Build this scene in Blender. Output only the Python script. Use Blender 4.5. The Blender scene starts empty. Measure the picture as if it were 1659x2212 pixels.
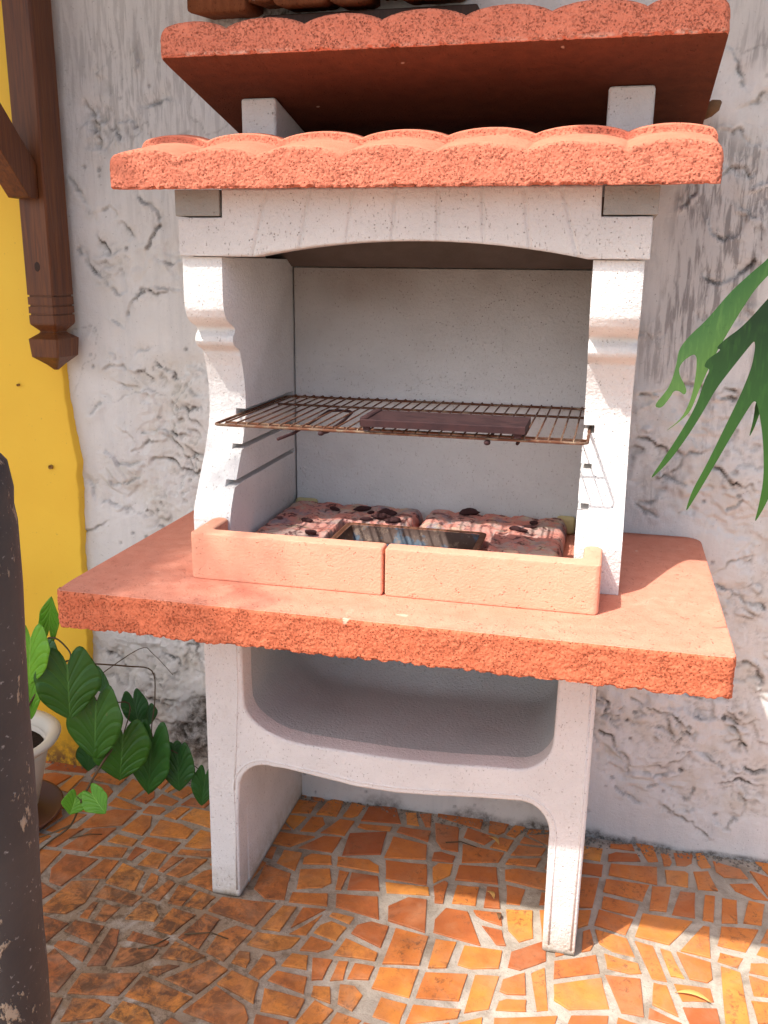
import bpy, bmesh, math, random
import numpy as np
from mathutils import Vector, Matrix
random.seed(7); RNG = np.random.RandomState(7)
S = bpy.context.scene
COL = S.collection

# ---------------------------------------------------------------- camera
yaw, pitch, roll = .2372, .261, .010
fw = Vector((-math.sin(yaw)*math.cos(pitch), math.cos(yaw)*math.cos(pitch), -math.sin(pitch)))
rt = Vector((math.cos(yaw), math.sin(yaw), 0)); up = rt.cross(fw)
r2 = math.cos(roll)*rt + math.sin(roll)*up; u2 = -math.sin(roll)*rt + math.cos(roll)*up
cam_d = bpy.data.cameras.new('camera'); cam = bpy.data.objects.new('camera', cam_d); COL.objects.link(cam)
cam.matrix_world = Matrix(((r2.x, u2.x, -fw.x, .3489), (r2.y, u2.y, -fw.y, -1.9885), (r2.z, u2.z, -fw.z, 1.3053), (0, 0, 0, 1)))
cam_d.sensor_fit = 'VERTICAL'; cam_d.sensor_height = 36; cam_d.lens = 1986.5/2212*36
cam_d.clip_start = .02; cam_d.clip_end = 400
S.camera = cam
# ---------------------------------------------------------------- light
SUN = Vector((.45, .52, -1.0))                     # direction the light travels
elev = math.atan2(1, math.hypot(.45, .52)); azim = math.atan2(-.45, -.52)
w = bpy.data.worlds.new('World'); S.world = w; w.use_nodes = True
nt = w.node_tree; sky = nt.nodes.new('ShaderNodeTexSky'); sky.sky_type = 'NISHITA'; sky.sun_disc = False
sky.sun_elevation = elev; sky.sun_rotation = azim % (2*math.pi)
sky.air_density = 1.0; sky.dust_density = 3.6; sky.ozone_density = .8
bg = nt.nodes['Background']; bg.inputs['Strength'].default_value = .148
nt.links.new(sky.outputs[0], bg.inputs['Color'])
sd = bpy.data.lights.new('sun', 'SUN'); sd.energy = 3.1; sd.angle = math.radians(1.0); sd.color = (1, .955, .89)
so = bpy.data.objects.new('sun', sd); COL.objects.link(so); so.rotation_euler = SUN.to_track_quat('-Z', 'Y').to_euler(); so.location = (-2, -2.5, 5)
S.view_settings.view_transform = 'Standard'; S.view_settings.look = 'None'
S.view_settings.exposure = .88; S.view_settings.gamma = 1; S.view_settings.use_curve_mapping = False

# ---------------------------------------------------------------- numpy noise
def _h(i, j, k, s):
    n = (i.astype(np.int64)*374761393 + j.astype(np.int64)*668265263 + k.astype(np.int64)*2147483647 + s*974634777) & 0xffffffff
    n = ((n ^ (n >> 13))*1274126177) & 0xffffffff
    n = ((n ^ (n >> 16))*2246822519) & 0xffffffff
    return ((n ^ (n >> 15)) & 0xffffff)/float(0xffffff)
def vn(x, y, z, s=0):
    x, y, z = np.broadcast_arrays(np.asarray(x, float), np.asarray(y, float), np.asarray(z, float))
    i, j, k = np.floor(x), np.floor(y), np.floor(z); a, b, c = x-i, y-j, z-k
    a = a*a*(3-2*a); b = b*b*(3-2*b); c = c*c*(3-2*c); r = 0
    for di in (0, 1):
        for dj in (0, 1):
            for dk in (0, 1):
                r = r + _h(i+di, j+dj, k+dk, s)*(a if di else 1-a)*(b if dj else 1-b)*(c if dk else 1-c)
    return r
def fbm(x, y, z, o=4, s=0, g=.5):
    r = 0; a = 1; t = 0
    for q in range(o):
        r = r + a*vn(np.asarray(x)*2**q+q*13.1, np.asarray(y)*2**q+q*7.7, np.asarray(z)*2**q, s+q); t += a; a *= g
    return r/t
def worley(x, y, z, s=0):
    i, j, k = np.floor(x), np.floor(y), np.floor(z); best = np.full(x.shape, 9.)
    for di in (-1, 0, 1):
        for dj in (-1, 0, 1):
            for dk in (-1, 0, 1):
                a, b, c = i+di, j+dj, k+dk
                d = (a+_h(a, b, c, s)-x)**2+(b+_h(a, b, c, s+1)-y)**2+(c+_h(a, b, c, s+2)-z)**2
                best = np.minimum(best, d)
    return np.sqrt(best)
def sst(a, b, x):
    t = np.clip((x-a)/(b-a), 0, 1); return t*t*(3-2*t)

# ---------------------------------------------------------------- object helpers
def mk(name, V, F, mat, parent=None, smooth=False, loc=None):
    me = bpy.data.meshes.new(name); V = np.asarray(V, float)
    if loc is not None: V = V - np.array(loc)
    me.from_pydata(V.tolist(), [], [list(map(int, f)) for f in F]); me.update()
    if smooth: me.shade_smooth()
    me.materials.append(mat)
    o = bpy.data.objects.new(name, me); COL.objects.link(o)
    if loc is not None: o.location = loc
    if parent is not None: o.parent = parent
    return o
def attr(o, n, vals):
    a = o.data.attributes.new(n, 'FLOAT', 'POINT'); a.data.foreach_set('value', np.asarray(vals, np.float32).ravel())
def tag(o, label, cat, group=None, kind=None):
    if kind: o['kind'] = kind
    if label: o['label'] = label
    if cat: o['category'] = cat
    if group: o['group'] = group
    return o
def empty(name, loc, label, cat, group=None):
    o = bpy.data.objects.new(name, None); COL.objects.link(o); o.location = loc; o.empty_display_size = .05
    return tag(o, label, cat, group)
def under(o, p):                                     # parent keeping the world place (things sit unrotated)
    o.parent = p; o.location = Vector(o.location) - p.location; return o
def bevel(o, wd=.003, seg=2, ang=35):
    m = o.modifiers.new('bevel', 'BEVEL'); m.width = wd; m.segments = seg; m.limit_method = 'ANGLE'; m.angle_limit = math.radians(ang)
    o.data.shade_smooth()
    n = o.modifiers.new('wn', 'WEIGHTED_NORMAL'); n.keep_sharp = False
    return o
def box(name, x0, x1, y0, y1, z0, z1, mat, parent=None, bw=.003):
    V = [(x, y, z) for x in (x0, x1) for y in (y0, y1) for z in (z0, z1)]
    F = [(0, 1, 3, 2), (4, 6, 7, 5), (0, 4, 5, 1), (2, 3, 7, 6), (0, 2, 6, 4), (1, 5, 7, 3)]
    o = mk(name, V, F, mat, parent)
    if bw: bevel(o, bw)
    return o
def extr(name, poly, a0, a1, axis, mat, parent=None, bw=.003):
    """poly of 2-D points in the two other axes, pushed along axis from a0 to a1"""
    n = len(poly); V = []
    for a in (a0, a1):
        for p in poly:
            V.append((a, p[0], p[1]) if axis == 0 else ((p[0], a, p[1]) if axis == 1 else (p[0], p[1], a)))
    F = [tuple(range(n)), tuple(range(2*n-1, n-1, -1))] + [(i, i+n, (i+1) % n+n, (i+1) % n) for i in range(n)]
    bm = bmesh.new(); vs = [bm.verts.new(v) for v in V]
    for f in F: bm.faces.new([vs[i] for i in f])
    bmesh.ops.recalc_face_normals(bm, faces=bm.faces)
    bmesh.ops.triangulate(bm, faces=[f for f in bm.faces if len(f.verts) > 4])
    me = bpy.data.meshes.new(name); bm.to_mesh(me); bm.free(); me.materials.append(mat)
    o = bpy.data.objects.new(name, me); COL.objects.link(o); o.parent = parent
    if bw: bevel(o, bw)
    return o
def loft(name, rows, mat, parent=None, disp=None, closed=True, caps=True, smooth=True):
    """rows: (n, m, 3); disp(P, N) -> offset along the normal"""
    R = np.asarray(rows, float); n, m, _ = R.shape
    if disp is not None:
        du = np.gradient(R, axis=0)
        dv = (np.roll(R, -1, 1)-np.roll(R, 1, 1)) if closed else np.gradient(R, axis=1)
        N = np.cross(du, dv); N /= np.linalg.norm(N, axis=2, keepdims=True)+1e-12
        R = R + N*disp(R, N)[..., None]
    idx = np.arange(n*m).reshape(n, m)
    mm = m if closed else m-1
    a = idx[:-1, :mm]; b = idx[1:, :mm]; c = np.roll(idx, -1, 1)[1:, :mm]; d = np.roll(idx, -1, 1)[:-1, :mm]
    F = np.stack([a, b, c, d], -1).reshape(-1, 4)
    F = F.tolist()
    if caps and closed: F += [idx[0, :].tolist(), idx[-1, ::-1].tolist()]
    return mk(name, R.reshape(-1, 3), F, mat, parent, smooth)
def tube(pts, r, seg=8, cap=True):
    pts = [Vector(p) for p in pts]; V = []; F = []; prev = None
    for i, p in enumerate(pts):
        t = (pts[min(i+1, len(pts)-1)] - pts[max(i-1, 0)]).normalized()
        if prev is None: prev = t.orthogonal().normalized()
        u = (prev - t*prev.dot(t)).normalized(); prev = u; v = t.cross(u)
        rr = r[i] if isinstance(r, (list, tuple)) else r
        for k in range(seg):
            a = 2*math.pi*k/seg; V.append(tuple(p + u*math.cos(a)*rr + v*math.sin(a)*rr))
    for i in range(len(pts)-1):
        for k in range(seg): F.append((i*seg+k, i*seg+(k+1) % seg, (i+1)*seg+(k+1) % seg, (i+1)*seg+k))
    if cap: F += [tuple(range(seg-1, -1, -1)), tuple(range((len(pts)-1)*seg, len(pts)*seg))]
    return V, F
def join(parts):
    V = []; F = []
    for v, f in parts:
        o = len(V); V += list(v); F += [tuple(i+o for i in q) for q in f]
    return V, F
def lathe(prof, c, seg=48):
    V = []; F = []
    for r, z in prof:
        for k in range(seg):
            a = 2*math.pi*k/seg; V.append((c[0]+r*math.cos(a), c[1]+r*math.sin(a), c[2]+z))
    n = len(prof)
    for i in range(n-1):
        for k in range(seg): F.append((i*seg+k, i*seg+(k+1) % seg, (i+1)*seg+(k+1) % seg, (i+1)*seg+k))
    return V, F

# ---------------------------------------------------------------- materials
class NT:
    def __init__(s, name, rough=.9, spec=.25):
        s.m = bpy.data.materials.new(name); s.m.use_nodes = True; s.t = s.m.node_tree
        s.b = s.t.nodes['Principled BSDF']; s.b.inputs['Roughness'].default_value = rough
        s.b.inputs['Specular IOR Level'].default_value = spec
        s.pos = s.t.nodes.new('ShaderNodeNewGeometry').outputs['Position']
    def n(s, typ, **k):
        x = s.t.nodes.new(typ)
        for a, v in k.items(): setattr(x, a, v)
        return x
    def put(s, sock, v):
        if isinstance(v, bpy.types.NodeSocket): s.t.links.new(v, sock)
        else: sock.default_value = v if not isinstance(v, tuple) or len(v) != 3 or len(sock.default_value) == 3 else (*v, 1)
    def scale(s, vec, sc):
        x = s.n('ShaderNodeVectorMath', operation='MULTIPLY'); s.put(x.inputs[0], vec); x.inputs[1].default_value = sc; return x.outputs[0]
    def noise(s, sc, det=4, rough=.5, vec=None, dist=0):
        x = s.n('ShaderNodeTexNoise'); s.put(x.inputs['Vector'], vec or s.pos); x.inputs['Scale'].default_value = sc
        x.inputs['Detail'].default_value = det; x.inputs['Roughness'].default_value = rough; x.inputs['Distortion'].default_value = dist
        return x.outputs['Fac']
    def voro(s, sc, feat='F1', vec=None, rnd=1, out='Distance'):
        x = s.n('ShaderNodeTexVoronoi', feature=feat); s.put(x.inputs['Vector'], vec or s.pos); x.inputs['Scale'].default_value = sc
        x.inputs['Randomness'].default_value = rnd; return x.outputs[out]
    def ramp(s, f, stops):
        x = s.n('ShaderNodeValToRGB'); s.put(x.inputs[0], f); e = x.color_ramp.elements
        while len(e) < len(stops): e.new(.5)
        for q, (p, c) in zip(e, stops):
            q.position = p; q.color = (c, c, c, 1) if isinstance(c, (int, float)) else (*c, 1)
        return x.outputs[0]
    def mr(s, f, a, b, c=0, d=1, clamp=True):
        x = s.n('ShaderNodeMapRange'); s.put(x.inputs[0], f)
        for i, q in zip((1, 2, 3, 4), (a, b, c, d)): x.inputs[i].default_value = q
        x.clamp = clamp; return x.outputs[0]
    def math(s, op, a, b=0.):
        x = s.n('ShaderNodeMath', operation=op); s.put(x.inputs[0], a); s.put(x.inputs[1], b); return x.outputs[0]
    def mix(s, f, a, b, bt='MIX'):
        x = s.n('ShaderNodeMix', data_type='RGBA', blend_type=bt); s.put(x.inputs[0], f); s.put(x.inputs[6], a); s.put(x.inputs[7], b); return x.outputs[2]
    def attr(s, n):
        x = s.n('ShaderNodeAttribute'); x.attribute_name = n; return x.outputs['Fac']
    def col(s, c): s.put(s.b.inputs['Base Color'], c); return s
    def bump(s, h, dist=.002, st=1., prev=None):
        x = s.n('ShaderNodeBump'); s.put(x.inputs['Height'], h); x.inputs['Distance'].default_value = dist; x.inputs['Strength'].default_value = st
        if prev is not None: s.t.links.new(prev, x.inputs['Normal'])
        s.t.links.new(x.outputs[0], s.b.inputs['Normal']); return x.outputs[0]

def white_concrete(name, c=(.80, .785, .76), sooty=False, pores=1.):
    n = NT(name, .95, .1)
    big = n.noise(7, 5, .6); fine = n.noise(260, 3, .7)
    col = n.mix(n.mr(big, .35, .7), c, tuple(q*.88 for q in c))
    pit = n.mr(n.voro(150), .10, .20); pm = n.mr(n.noise(60, 3), .50, .60)
    pitm = n.math('MULTIPLY', n.math('SUBTRACT', 1., pit), pm)
    col = n.mix(n.math('MULTIPLY', pitm, .55*pores), col, (.30, .24, .20))
    sp = n.mr(n.noise(420, 2, .5), .66, .74, 0, .45*pores); col = n.mix(sp, col, (.38, .31, .27))
    st = n.mr(n.noise(3.5, 6, .65, dist=.6), .60, .78, 0, .35); col = n.mix(st, col, (.52, .46, .42))
    if sooty:
        z = n.n('ShaderNodeSeparateXYZ'); n.put(z.inputs[0], n.pos)
        so = n.math('MULTIPLY', n.mr(z.outputs[2], 1.02, 1.32, 0, .95), n.mr(n.noise(6, 5), .25, .8, .5, 1))
        col = n.mix(so, col, (.24, .175, .135))
    zz = n.n('ShaderNodeSeparateXYZ'); n.put(zz.inputs[0], n.pos)
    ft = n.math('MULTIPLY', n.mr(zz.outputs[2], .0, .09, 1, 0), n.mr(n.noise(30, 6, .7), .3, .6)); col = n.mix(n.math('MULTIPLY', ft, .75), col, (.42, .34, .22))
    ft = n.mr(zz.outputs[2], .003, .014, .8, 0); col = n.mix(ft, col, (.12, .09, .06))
    fl = n.mr(n.noise(1, 3, .6, vec=n.scale(n.pos, (300, 300, 110))), .64, .70, 0, .55*pores); col = n.mix(fl, col, (.33, .28, .25))
    n.col(col)
    h = n.math('SUBTRACT', n.math('MULTIPLY', n.noise(170, 4, .65), 1.1), pitm)
    b = n.bump(h, .0032, .9); n.bump(big, .01, .25, b)
    return n.m
def terracotta(name, c, dark, poro=1., pale=None):
    n = NT(name, .92, .12)
    big = n.noise(5, 5, .6)
    col = n.mix(n.mr(big, .3, .7), c, tuple(q*.84 for q in c))
    col = n.mix(n.mr(n.noise(38, 4, .6), .35, .75, 0, .5), col, dark)
    pit = n.math('SUBTRACT', 1., n.mr(n.voro(190), .16, .30)); pm = n.mr(n.noise(75, 3), .60-.18*poro, .70-.16*poro)
    pitm = n.math('MULTIPLY', pit, pm); col = n.mix(n.math('MULTIPLY', pitm, .7*poro), col, tuple(q*.42 for q in dark))
    grit = n.mr(n.noise(500, 2), .63, .72, 0, .5*poro); col = n.mix(grit, col, tuple(q*.55 for q in dark))
    if pale is not None: col = n.mix(n.mr(n.noise(11, 6, .7, dist=.8), .60, .74, 0, .55), col, pale)
    sp = n.mr(n.noise(30, 1, .4), .79, .82, 0, .6); col = n.mix(sp, col, (.75, .55, .42))
    cre = n.math('SUBTRACT', 1., n.mr(n.noise(270, 5, .75, dist=.3), .38, .46)); cre = n.math('MULTIPLY', cre, n.mr(n.noise(48, 4, .7), .38, .60))
    if poro > .9: col = n.mix(n.math('MULTIPLY', cre, .42), col, tuple(q*.5 for q in dark))
    chp = n.math('MULTIPLY', n.attr('chip'), n.mr(n.noise(26, 5, .7), .48, .56)); col = n.mix(n.math('MULTIPLY', chp, .8), col, (.86, .62, .50))
    n.col(col)
    hh = n.math('SUBTRACT', n.math('MULTIPLY', n.noise(230, 4, .65), .8), pitm)
    if poro > .9: hh = n.math('SUBTRACT', hh, cre)
    b = n.bump(hh, .0024, .85)
    return n.m
def wood(name, a, b, rough=.45):
    n = NT(name, rough, .4)
    v = n.scale(n.pos, (60, 60, 3.2)); g = n.noise(1, 7, .65, vec=v, dist=1.2)
    f = n.noise(1, 3, .5, vec=n.scale(n.pos, (240, 240, 10)))
    c = n.mix(n.mr(g, .3, .7), a, b); c = n.mix(n.mr(f, .45, .7, 0, .35), c, tuple(q*.5 for q in a)); n.col(c)
    n.bump(n.math('ADD', g, n.math('MULTIPLY', f, .5)), .0012, .5); return n.m
def metal(name, c, rust, rough=.45, amt=.5, met=.85):
    n = NT(name, rough, .4); n.b.inputs['Metallic'].default_value = met
    f = n.mr(n.noise(45, 6, .7), .62-amt*.35, .78-amt*.35)
    n.col(n.mix(f, c, rust)); n.put(n.b.inputs['Metallic'], n.mr(f, 0, 1, met, .1)); n.put(n.b.inputs['Roughness'], n.mr(f, 0, 1, rough, .9))
    n.bump(n.noise(300, 4), .0006, .6); return n.m

M_white = white_concrete('white_concrete')
M_soot = white_concrete('white_concrete_heat_stained', (.70, .695, .675), True)
M_lintel = white_concrete('speckled_cast_stone', (.70, .665, .63), pores=1.5)
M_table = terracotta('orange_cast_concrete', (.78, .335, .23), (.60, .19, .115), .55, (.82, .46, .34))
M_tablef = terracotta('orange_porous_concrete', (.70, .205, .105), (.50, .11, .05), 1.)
M_roof = terracotta('terracotta_roof_concrete', (.75, .25, .155), (.56, .15, .09), 1.)
M_rooftop = terracotta('smooth_roof_top_concrete', (.78, .285, .18), (.62, .17, .10), .35)
M_curb = terracotta('peach_smooth_concrete', (.86, .43, .29), (.78, .32, .20), .35, (.85, .50, .36))
M_oldtile = terracotta('old_clay', (.26, .085, .035), (.14, .045, .02), .6)
M_under = terracotta('shaded_roof_underside', (.17, .055, .03), (.07, .028, .018), .4)  # roof colour darkened: the shade under the slab is put into the colour
M_grey = white_concrete('rough_grey_concrete', (.49, .545, .545), pores=.4)
M_wood = wood('stained_timber', (.07, .021, .010), (.19, .060, .013))
M_recess = wood('recess_shade_brown', (.035, .018, .012), (.06, .03, .02), .7)
M_wire = metal('rusty_wire', (.30, .22, .15), (.13, .05, .025), .4, .75, .9)
M_iron = metal('cast_iron_rust_brown', (.038, .017, .019), (.05, .02, .02), .75, .6, .35)

LEAVES=[
((-0.789, -0.3, 0.432), (-0.781, -0.32, 0.305), 0.065, 0) ,
((-0.742, -0.27, 0.332), (-0.75, -0.29, 0.187), 0.064, 0) ,
((-0.697, -0.24, 0.24), (-0.703, -0.26, 0.125), 0.06, 0) ,
((-0.65, -0.19, 0.208), (-0.664, -0.21, 0.062), 0.048, 1) ,
((-0.601, -0.16, 0.158), (-0.595, -0.18, 0.067), 0.04, 1) ,
((-0.536, -0.15, 0.105), (-0.541, -0.17, 0.03), 0.028, 1) ,
((-0.729, -0.13, 0.275), (-0.706, -0.15, 0.213), 0.029, 1) ,
((-0.837, -0.14, 0.341), (-0.773, -0.16, 0.298), 0.022, 1) ,
((-0.855, -0.33, 0.502), (-0.859, -0.35, 0.395), 0.047, 2) ,
((-0.862, -0.25, 0.489), (-0.839, -0.27, 0.575), 0.022, 2) ,
((-0.84, -0.16, 0.146), (-0.838, -0.18, 0.086), 0.028, 1) ,
((-0.626, -0.14, 0.169), (-0.62, -0.16, 0.146), 0.028, 1) ,
((-0.947, -0.22, 0.343), (-0.943, -0.24, 0.243), 0.025, 2) ,
((-0.708, -0.1, 0.235), (-0.697, -0.12, 0.202), 0.023, 1) ,
((-0.914, -0.2, 0.422), (-0.914, -0.22, 0.359), 0.037, 1) ,
((-0.774, -0.33, 0.119), (-0.782, -0.35, 0.081), 0.026, 2) ,
((-0.734, -0.33, 0.132), (-0.692, -0.35, 0.1), 0.028, 2) ,
]
FROND_A = [(0.561, 1.34), (0.546, 1.319), (0.53, 1.304), (0.503, 1.276), (0.476, 1.238), (0.454, 1.215), (0.442, 1.197), (0.44, 1.173), (0.436, 1.153), (0.431, 1.14), (0.414, 1.116), (0.425, 1.113), (0.436, 1.13), (0.44, 1.139), (0.447, 1.139), (0.455, 1.133), (0.458, 1.141), (0.443, 1.166), (0.448, 1.18), (0.462, 1.191), (0.467, 1.187), (0.468, 1.164), (0.465, 1.131), (0.455, 1.101), (0.431, 1.078), (0.449, 1.093), (0.465, 1.11), (0.472, 1.135), (0.483, 1.169), (0.495, 1.2), (0.518, 1.248), (0.533, 1.277), (0.548, 1.297), (0.572, 1.323)]
FROND_B = [(0.6, 1.35), (0.553, 1.281), (0.543, 1.269), (0.528, 1.248), (0.513, 1.23), (0.497, 1.217), (0.485, 1.204), (0.493, 1.202), (0.476, 1.189), (0.472, 1.179), (0.481, 1.176), (0.475, 1.161), (0.467, 1.126), (0.449, 1.087), (0.428, 1.047), (0.413, 1.018), (0.437, 1.046), (0.459, 1.083), (0.477, 1.119), (0.491, 1.151), (0.512, 1.184), (0.529, 1.21), (0.533, 1.215), (0.535, 1.206), (0.533, 1.179), (0.522, 1.141), (0.506, 1.097), (0.487, 1.044), (0.472, 1.007), (0.466, 0.973), (0.477, 0.997), (0.496, 1.041), (0.516, 1.087), (0.533, 1.123), (0.541, 1.138), (0.547, 1.127), (0.557, 1.086), (0.564, 1.032), (0.562, 0.99), (0.559, 0.963), (0.572, 0.997), (0.585, 1.05), (0.577, 1.144), (0.564, 1.234), (0.619, 1.308)]
FROND_C = [(0.549, 1.131), (0.549, 1.105), (0.545, 1.077), (0.551, 1.092), (0.555, 1.109), (0.559, 1.125)]
CRACKS = [[(0.416, 1.051), (0.432, 1.057), (0.455, 1.067), (0.473, 1.074), (0.499, 1.08), (0.52, 1.08), (0.537, 1.075), (0.554, 1.057), (0.564, 1.06), (0.579, 1.074), (0.6, 1.067)], [(0.562, 1.057), (0.583, 1.055), (0.602, 1.048)], [(0.527, 1.282), (0.545, 1.279), (0.565, 1.285), (0.584, 1.295), (0.605, 1.313), (0.611, 1.324)], [(0.42, 0.969), (0.436, 0.964), (0.451, 0.953), (0.471, 0.943), (0.496, 0.933), (0.51, 0.928), (0.534, 0.938), (0.572, 0.953)], [(0.51, 0.928), (0.506, 0.91), (0.492, 0.892)], [(0.462, 0.884), (0.484, 0.883), (0.502, 0.872), (0.524, 0.862)], [(0.574, 0.908), (0.599, 0.893), (0.619, 0.88), (0.649, 0.873), (0.663, 0.862)], [(0.428, 0.82), (0.442, 0.827), (0.467, 0.83), (0.471, 0.841)], [(0.429, 0.817), (0.444, 0.803), (0.47, 0.793)], [(0.403, 1.181), (0.419, 1.178), (0.441, 1.165)], [(0.513, 0.802), (0.532, 0.809), (0.546, 0.804)], [(0.614, 0.824), (0.627, 0.831), (0.638, 0.849)], [(0.607, 0.684), (0.624, 0.701), (0.654, 0.719), (0.667, 0.728)], [(0.605, 0.652), (0.635, 0.639), (0.665, 0.621), (0.704, 0.604)], [(0.377, 0.362), (0.399, 0.354), (0.396, 0.318), (0.418, 0.292)], [(0.444, 0.359), (0.48, 0.353), (0.512, 0.339), (0.542, 0.338), (0.569, 0.318)], [(0.422, 0.245), (0.445, 0.207), (0.458, 0.173), (0.442, 0.189)], [(0.599, 0.253), (0.635, 0.247), (0.651, 0.232)], [(0.668, 0.309), (0.688, 0.3), (0.7, 0.279)], [(0.51, 0.304), (0.531, 0.29), (0.561, 0.288)], [(0.562, 0.397), (0.588, 0.378), (0.612, 0.378)], [(0.684, 0.484), (0.709, 0.465), (0.722, 0.434)], [(0.488, 0.19), (0.515, 0.176), (0.55, 0.187)], [(0.586, 0.344), (0.617, 0.331), (0.65, 0.341), (0.681, 0.328)], [(0.388, 0.279), (0.415, 0.265), (0.423, 0.236), (0.455, 0.223), (0.452, 0.187)], [(0.507, 0.153), (0.532, 0.163), (0.553, 0.154), (0.586, 0.124), (0.608, 0.163)], [(0.615, 0.252), (0.641, 0.239), (0.662, 0.218)], [(0.546, 0.111), (0.573, 0.097), (0.611, 0.073), (0.639, 0.047)], [(0.661, 0.082), (0.683, 0.067), (0.689, 0.104), (0.71, 0.096)], [(0.705, 0.231), (0.727, 0.216), (0.754, 0.224)], [(0.667, 0.323), (0.688, 0.309), (0.695, 0.281)], [(0.435, 0.136), (0.462, 0.122), (0.484, 0.107)], [(0.553, 0.094), (0.583, 0.102), (0.613, 0.104)], [(0.67, 0.19), (0.694, 0.2), (0.739, 0.192)], [(0.699, 0.154), (0.715, 0.138), (0.713, 0.114)], [(0.562, 0.285), (0.575, 0.305), (0.586, 0.289)], [(0.562, 1.598), (0.582, 1.609), (0.592, 1.629)], [(0.515, 1.393), (0.53, 1.376), (0.549, 1.358), (0.573, 1.371)], [(0.51, 1.708), (0.531, 1.703), (0.542, 1.659), (0.558, 1.642)], [(0.529, 1.478), (0.548, 1.491), (0.577, 1.495), (0.586, 1.478)], [(0.573, 1.419), (0.591, 1.406), (0.6, 1.397)], [(0.468, 1.432), (0.484, 1.449), (0.487, 1.466)], [(0.533, 1.562), (0.558, 1.565), (0.576, 1.544)], [(-0.864, 1.495), (-0.844, 1.45), (-0.822, 1.424), (-0.812, 1.402)], [(-0.699, 1.449), (-0.666, 1.424), (-0.651, 1.394), (-0.675, 1.369), (-0.689, 1.339)], [(-0.748, 1.399), (-0.732, 1.379), (-0.716, 1.366)], [(-0.859, 1.343), (-0.833, 1.297), (-0.805, 1.271), (-0.771, 1.24), (-0.748, 1.235)], [(-0.725, 1.23), (-0.7, 1.249), (-0.665, 1.252), (-0.613, 1.25)], [(-0.787, 1.424), (-0.758, 1.429), (-0.756, 1.417)], [(-0.734, 1.599), (-0.716, 1.611), (-0.701, 1.589)], [(-0.752, 1.586), (-0.734, 1.566)], [(-0.821, 1.649), (-0.8, 1.625), (-0.786, 1.591), (-0.782, 1.562)], [(-0.656, 1.314), (-0.639, 1.304), (-0.616, 1.309)], [(-0.69, 1.756), (-0.686, 1.738), (-0.687, 1.715)], [(-0.804, 1.364), (-0.787, 1.343), (-0.777, 1.323)], [(-0.788, 1.705), (-0.777, 1.711)], [(-0.676, 1.636), (-0.653, 1.645), (-0.62, 1.648)], [(-0.745, 1.195), (-0.731, 1.222), (-0.695, 1.243), (-0.619, 1.247)], [(-0.8, 1.103), (-0.782, 1.098), (-0.776, 1.087)], [(-0.733, 1.105), (-0.697, 1.114)], [(-0.808, 1.07), (-0.772, 1.071), (-0.748, 1.061), (-0.712, 1.062), (-0.701, 1.047)], [(-0.681, 1.074), (-0.652, 1.065), (-0.63, 1.046), (-0.603, 1.05)], [(-0.866, 0.956), (-0.84, 0.975), (-0.833, 0.98)], [(-0.776, 0.921), (-0.753, 0.894), (-0.761, 0.871)], [(-0.673, 0.915), (-0.649, 0.9)], [(-0.83, 0.861), (-0.795, 0.829), (-0.738, 0.838)], [(-0.713, 0.845), (-0.676, 0.856), (-0.641, 0.838), (-0.599, 0.824), (-0.581, 0.83)], [(-0.603, 0.863), (-0.561, 0.871)], [(-0.846, 0.738), (-0.821, 0.73), (-0.783, 0.724)], [(-0.907, 0.655), (-0.877, 0.666), (-0.85, 0.684)], [(-0.711, 0.682), (-0.686, 0.678)], [(-0.596, 1.018), (-0.573, 1.005)], [(-0.845, 1.145), (-0.838, 1.151), (-0.833, 1.145)], [(-0.782, 1.173), (-0.765, 1.168)], [(-0.628, 0.973), (-0.592, 0.975), (-0.557, 0.982)], [(-0.786, 1.032), (-0.739, 1.023), (-0.704, 1.003)], [(-0.728, 0.912), (-0.684, 0.926), (-0.637, 0.906)], [(-0.83, 0.78), (-0.792, 0.777), (-0.747, 0.797)], [(-0.761, 0.865), (-0.723, 0.89), (-0.674, 0.898)], [(-0.887, 0.782), (-0.869, 0.772), (-0.877, 0.753)], [(-0.896, 0.352), (-0.87, 0.336), (-0.838, 0.313), (-0.814, 0.284)], [(-0.76, 0.296), (-0.722, 0.275), (-0.71, 0.257)], [(-0.752, 0.212), (-0.719, 0.216), (-0.701, 0.186), (-0.667, 0.217)], [(-0.676, 0.163), (-0.652, 0.119), (-0.626, 0.13)], [(-0.617, 0.184), (-0.585, 0.162)], [(-0.883, 0.256), (-0.849, 0.266), (-0.83, 0.242)], [(-0.706, 0.342), (-0.667, 0.333), (-0.643, 0.31)], [(-0.742, 0.167), (-0.703, 0.152), (-0.663, 0.164)], [(-0.614, 0.39), (-0.61, 0.34), (-0.585, 0.317)]]

# ================================================================ THE SETTING
# --- ground and patio bed
n = NT('ground_concrete', .95, .15); n.col(n.mix(n.mr(n.noise(2, 5), .3, .7), (.30, .25, .20), (.38, .33, .28))); n.bump(n.noise(60), .003, .4)
g = 200.
o = mk('ground', [(-g, -g, -.03), (g, -g, -.03), (g, g, -.03), (-g, g, -.03)], [(0, 1, 2, 3)], n.m); o['kind'] = 'structure'

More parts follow.
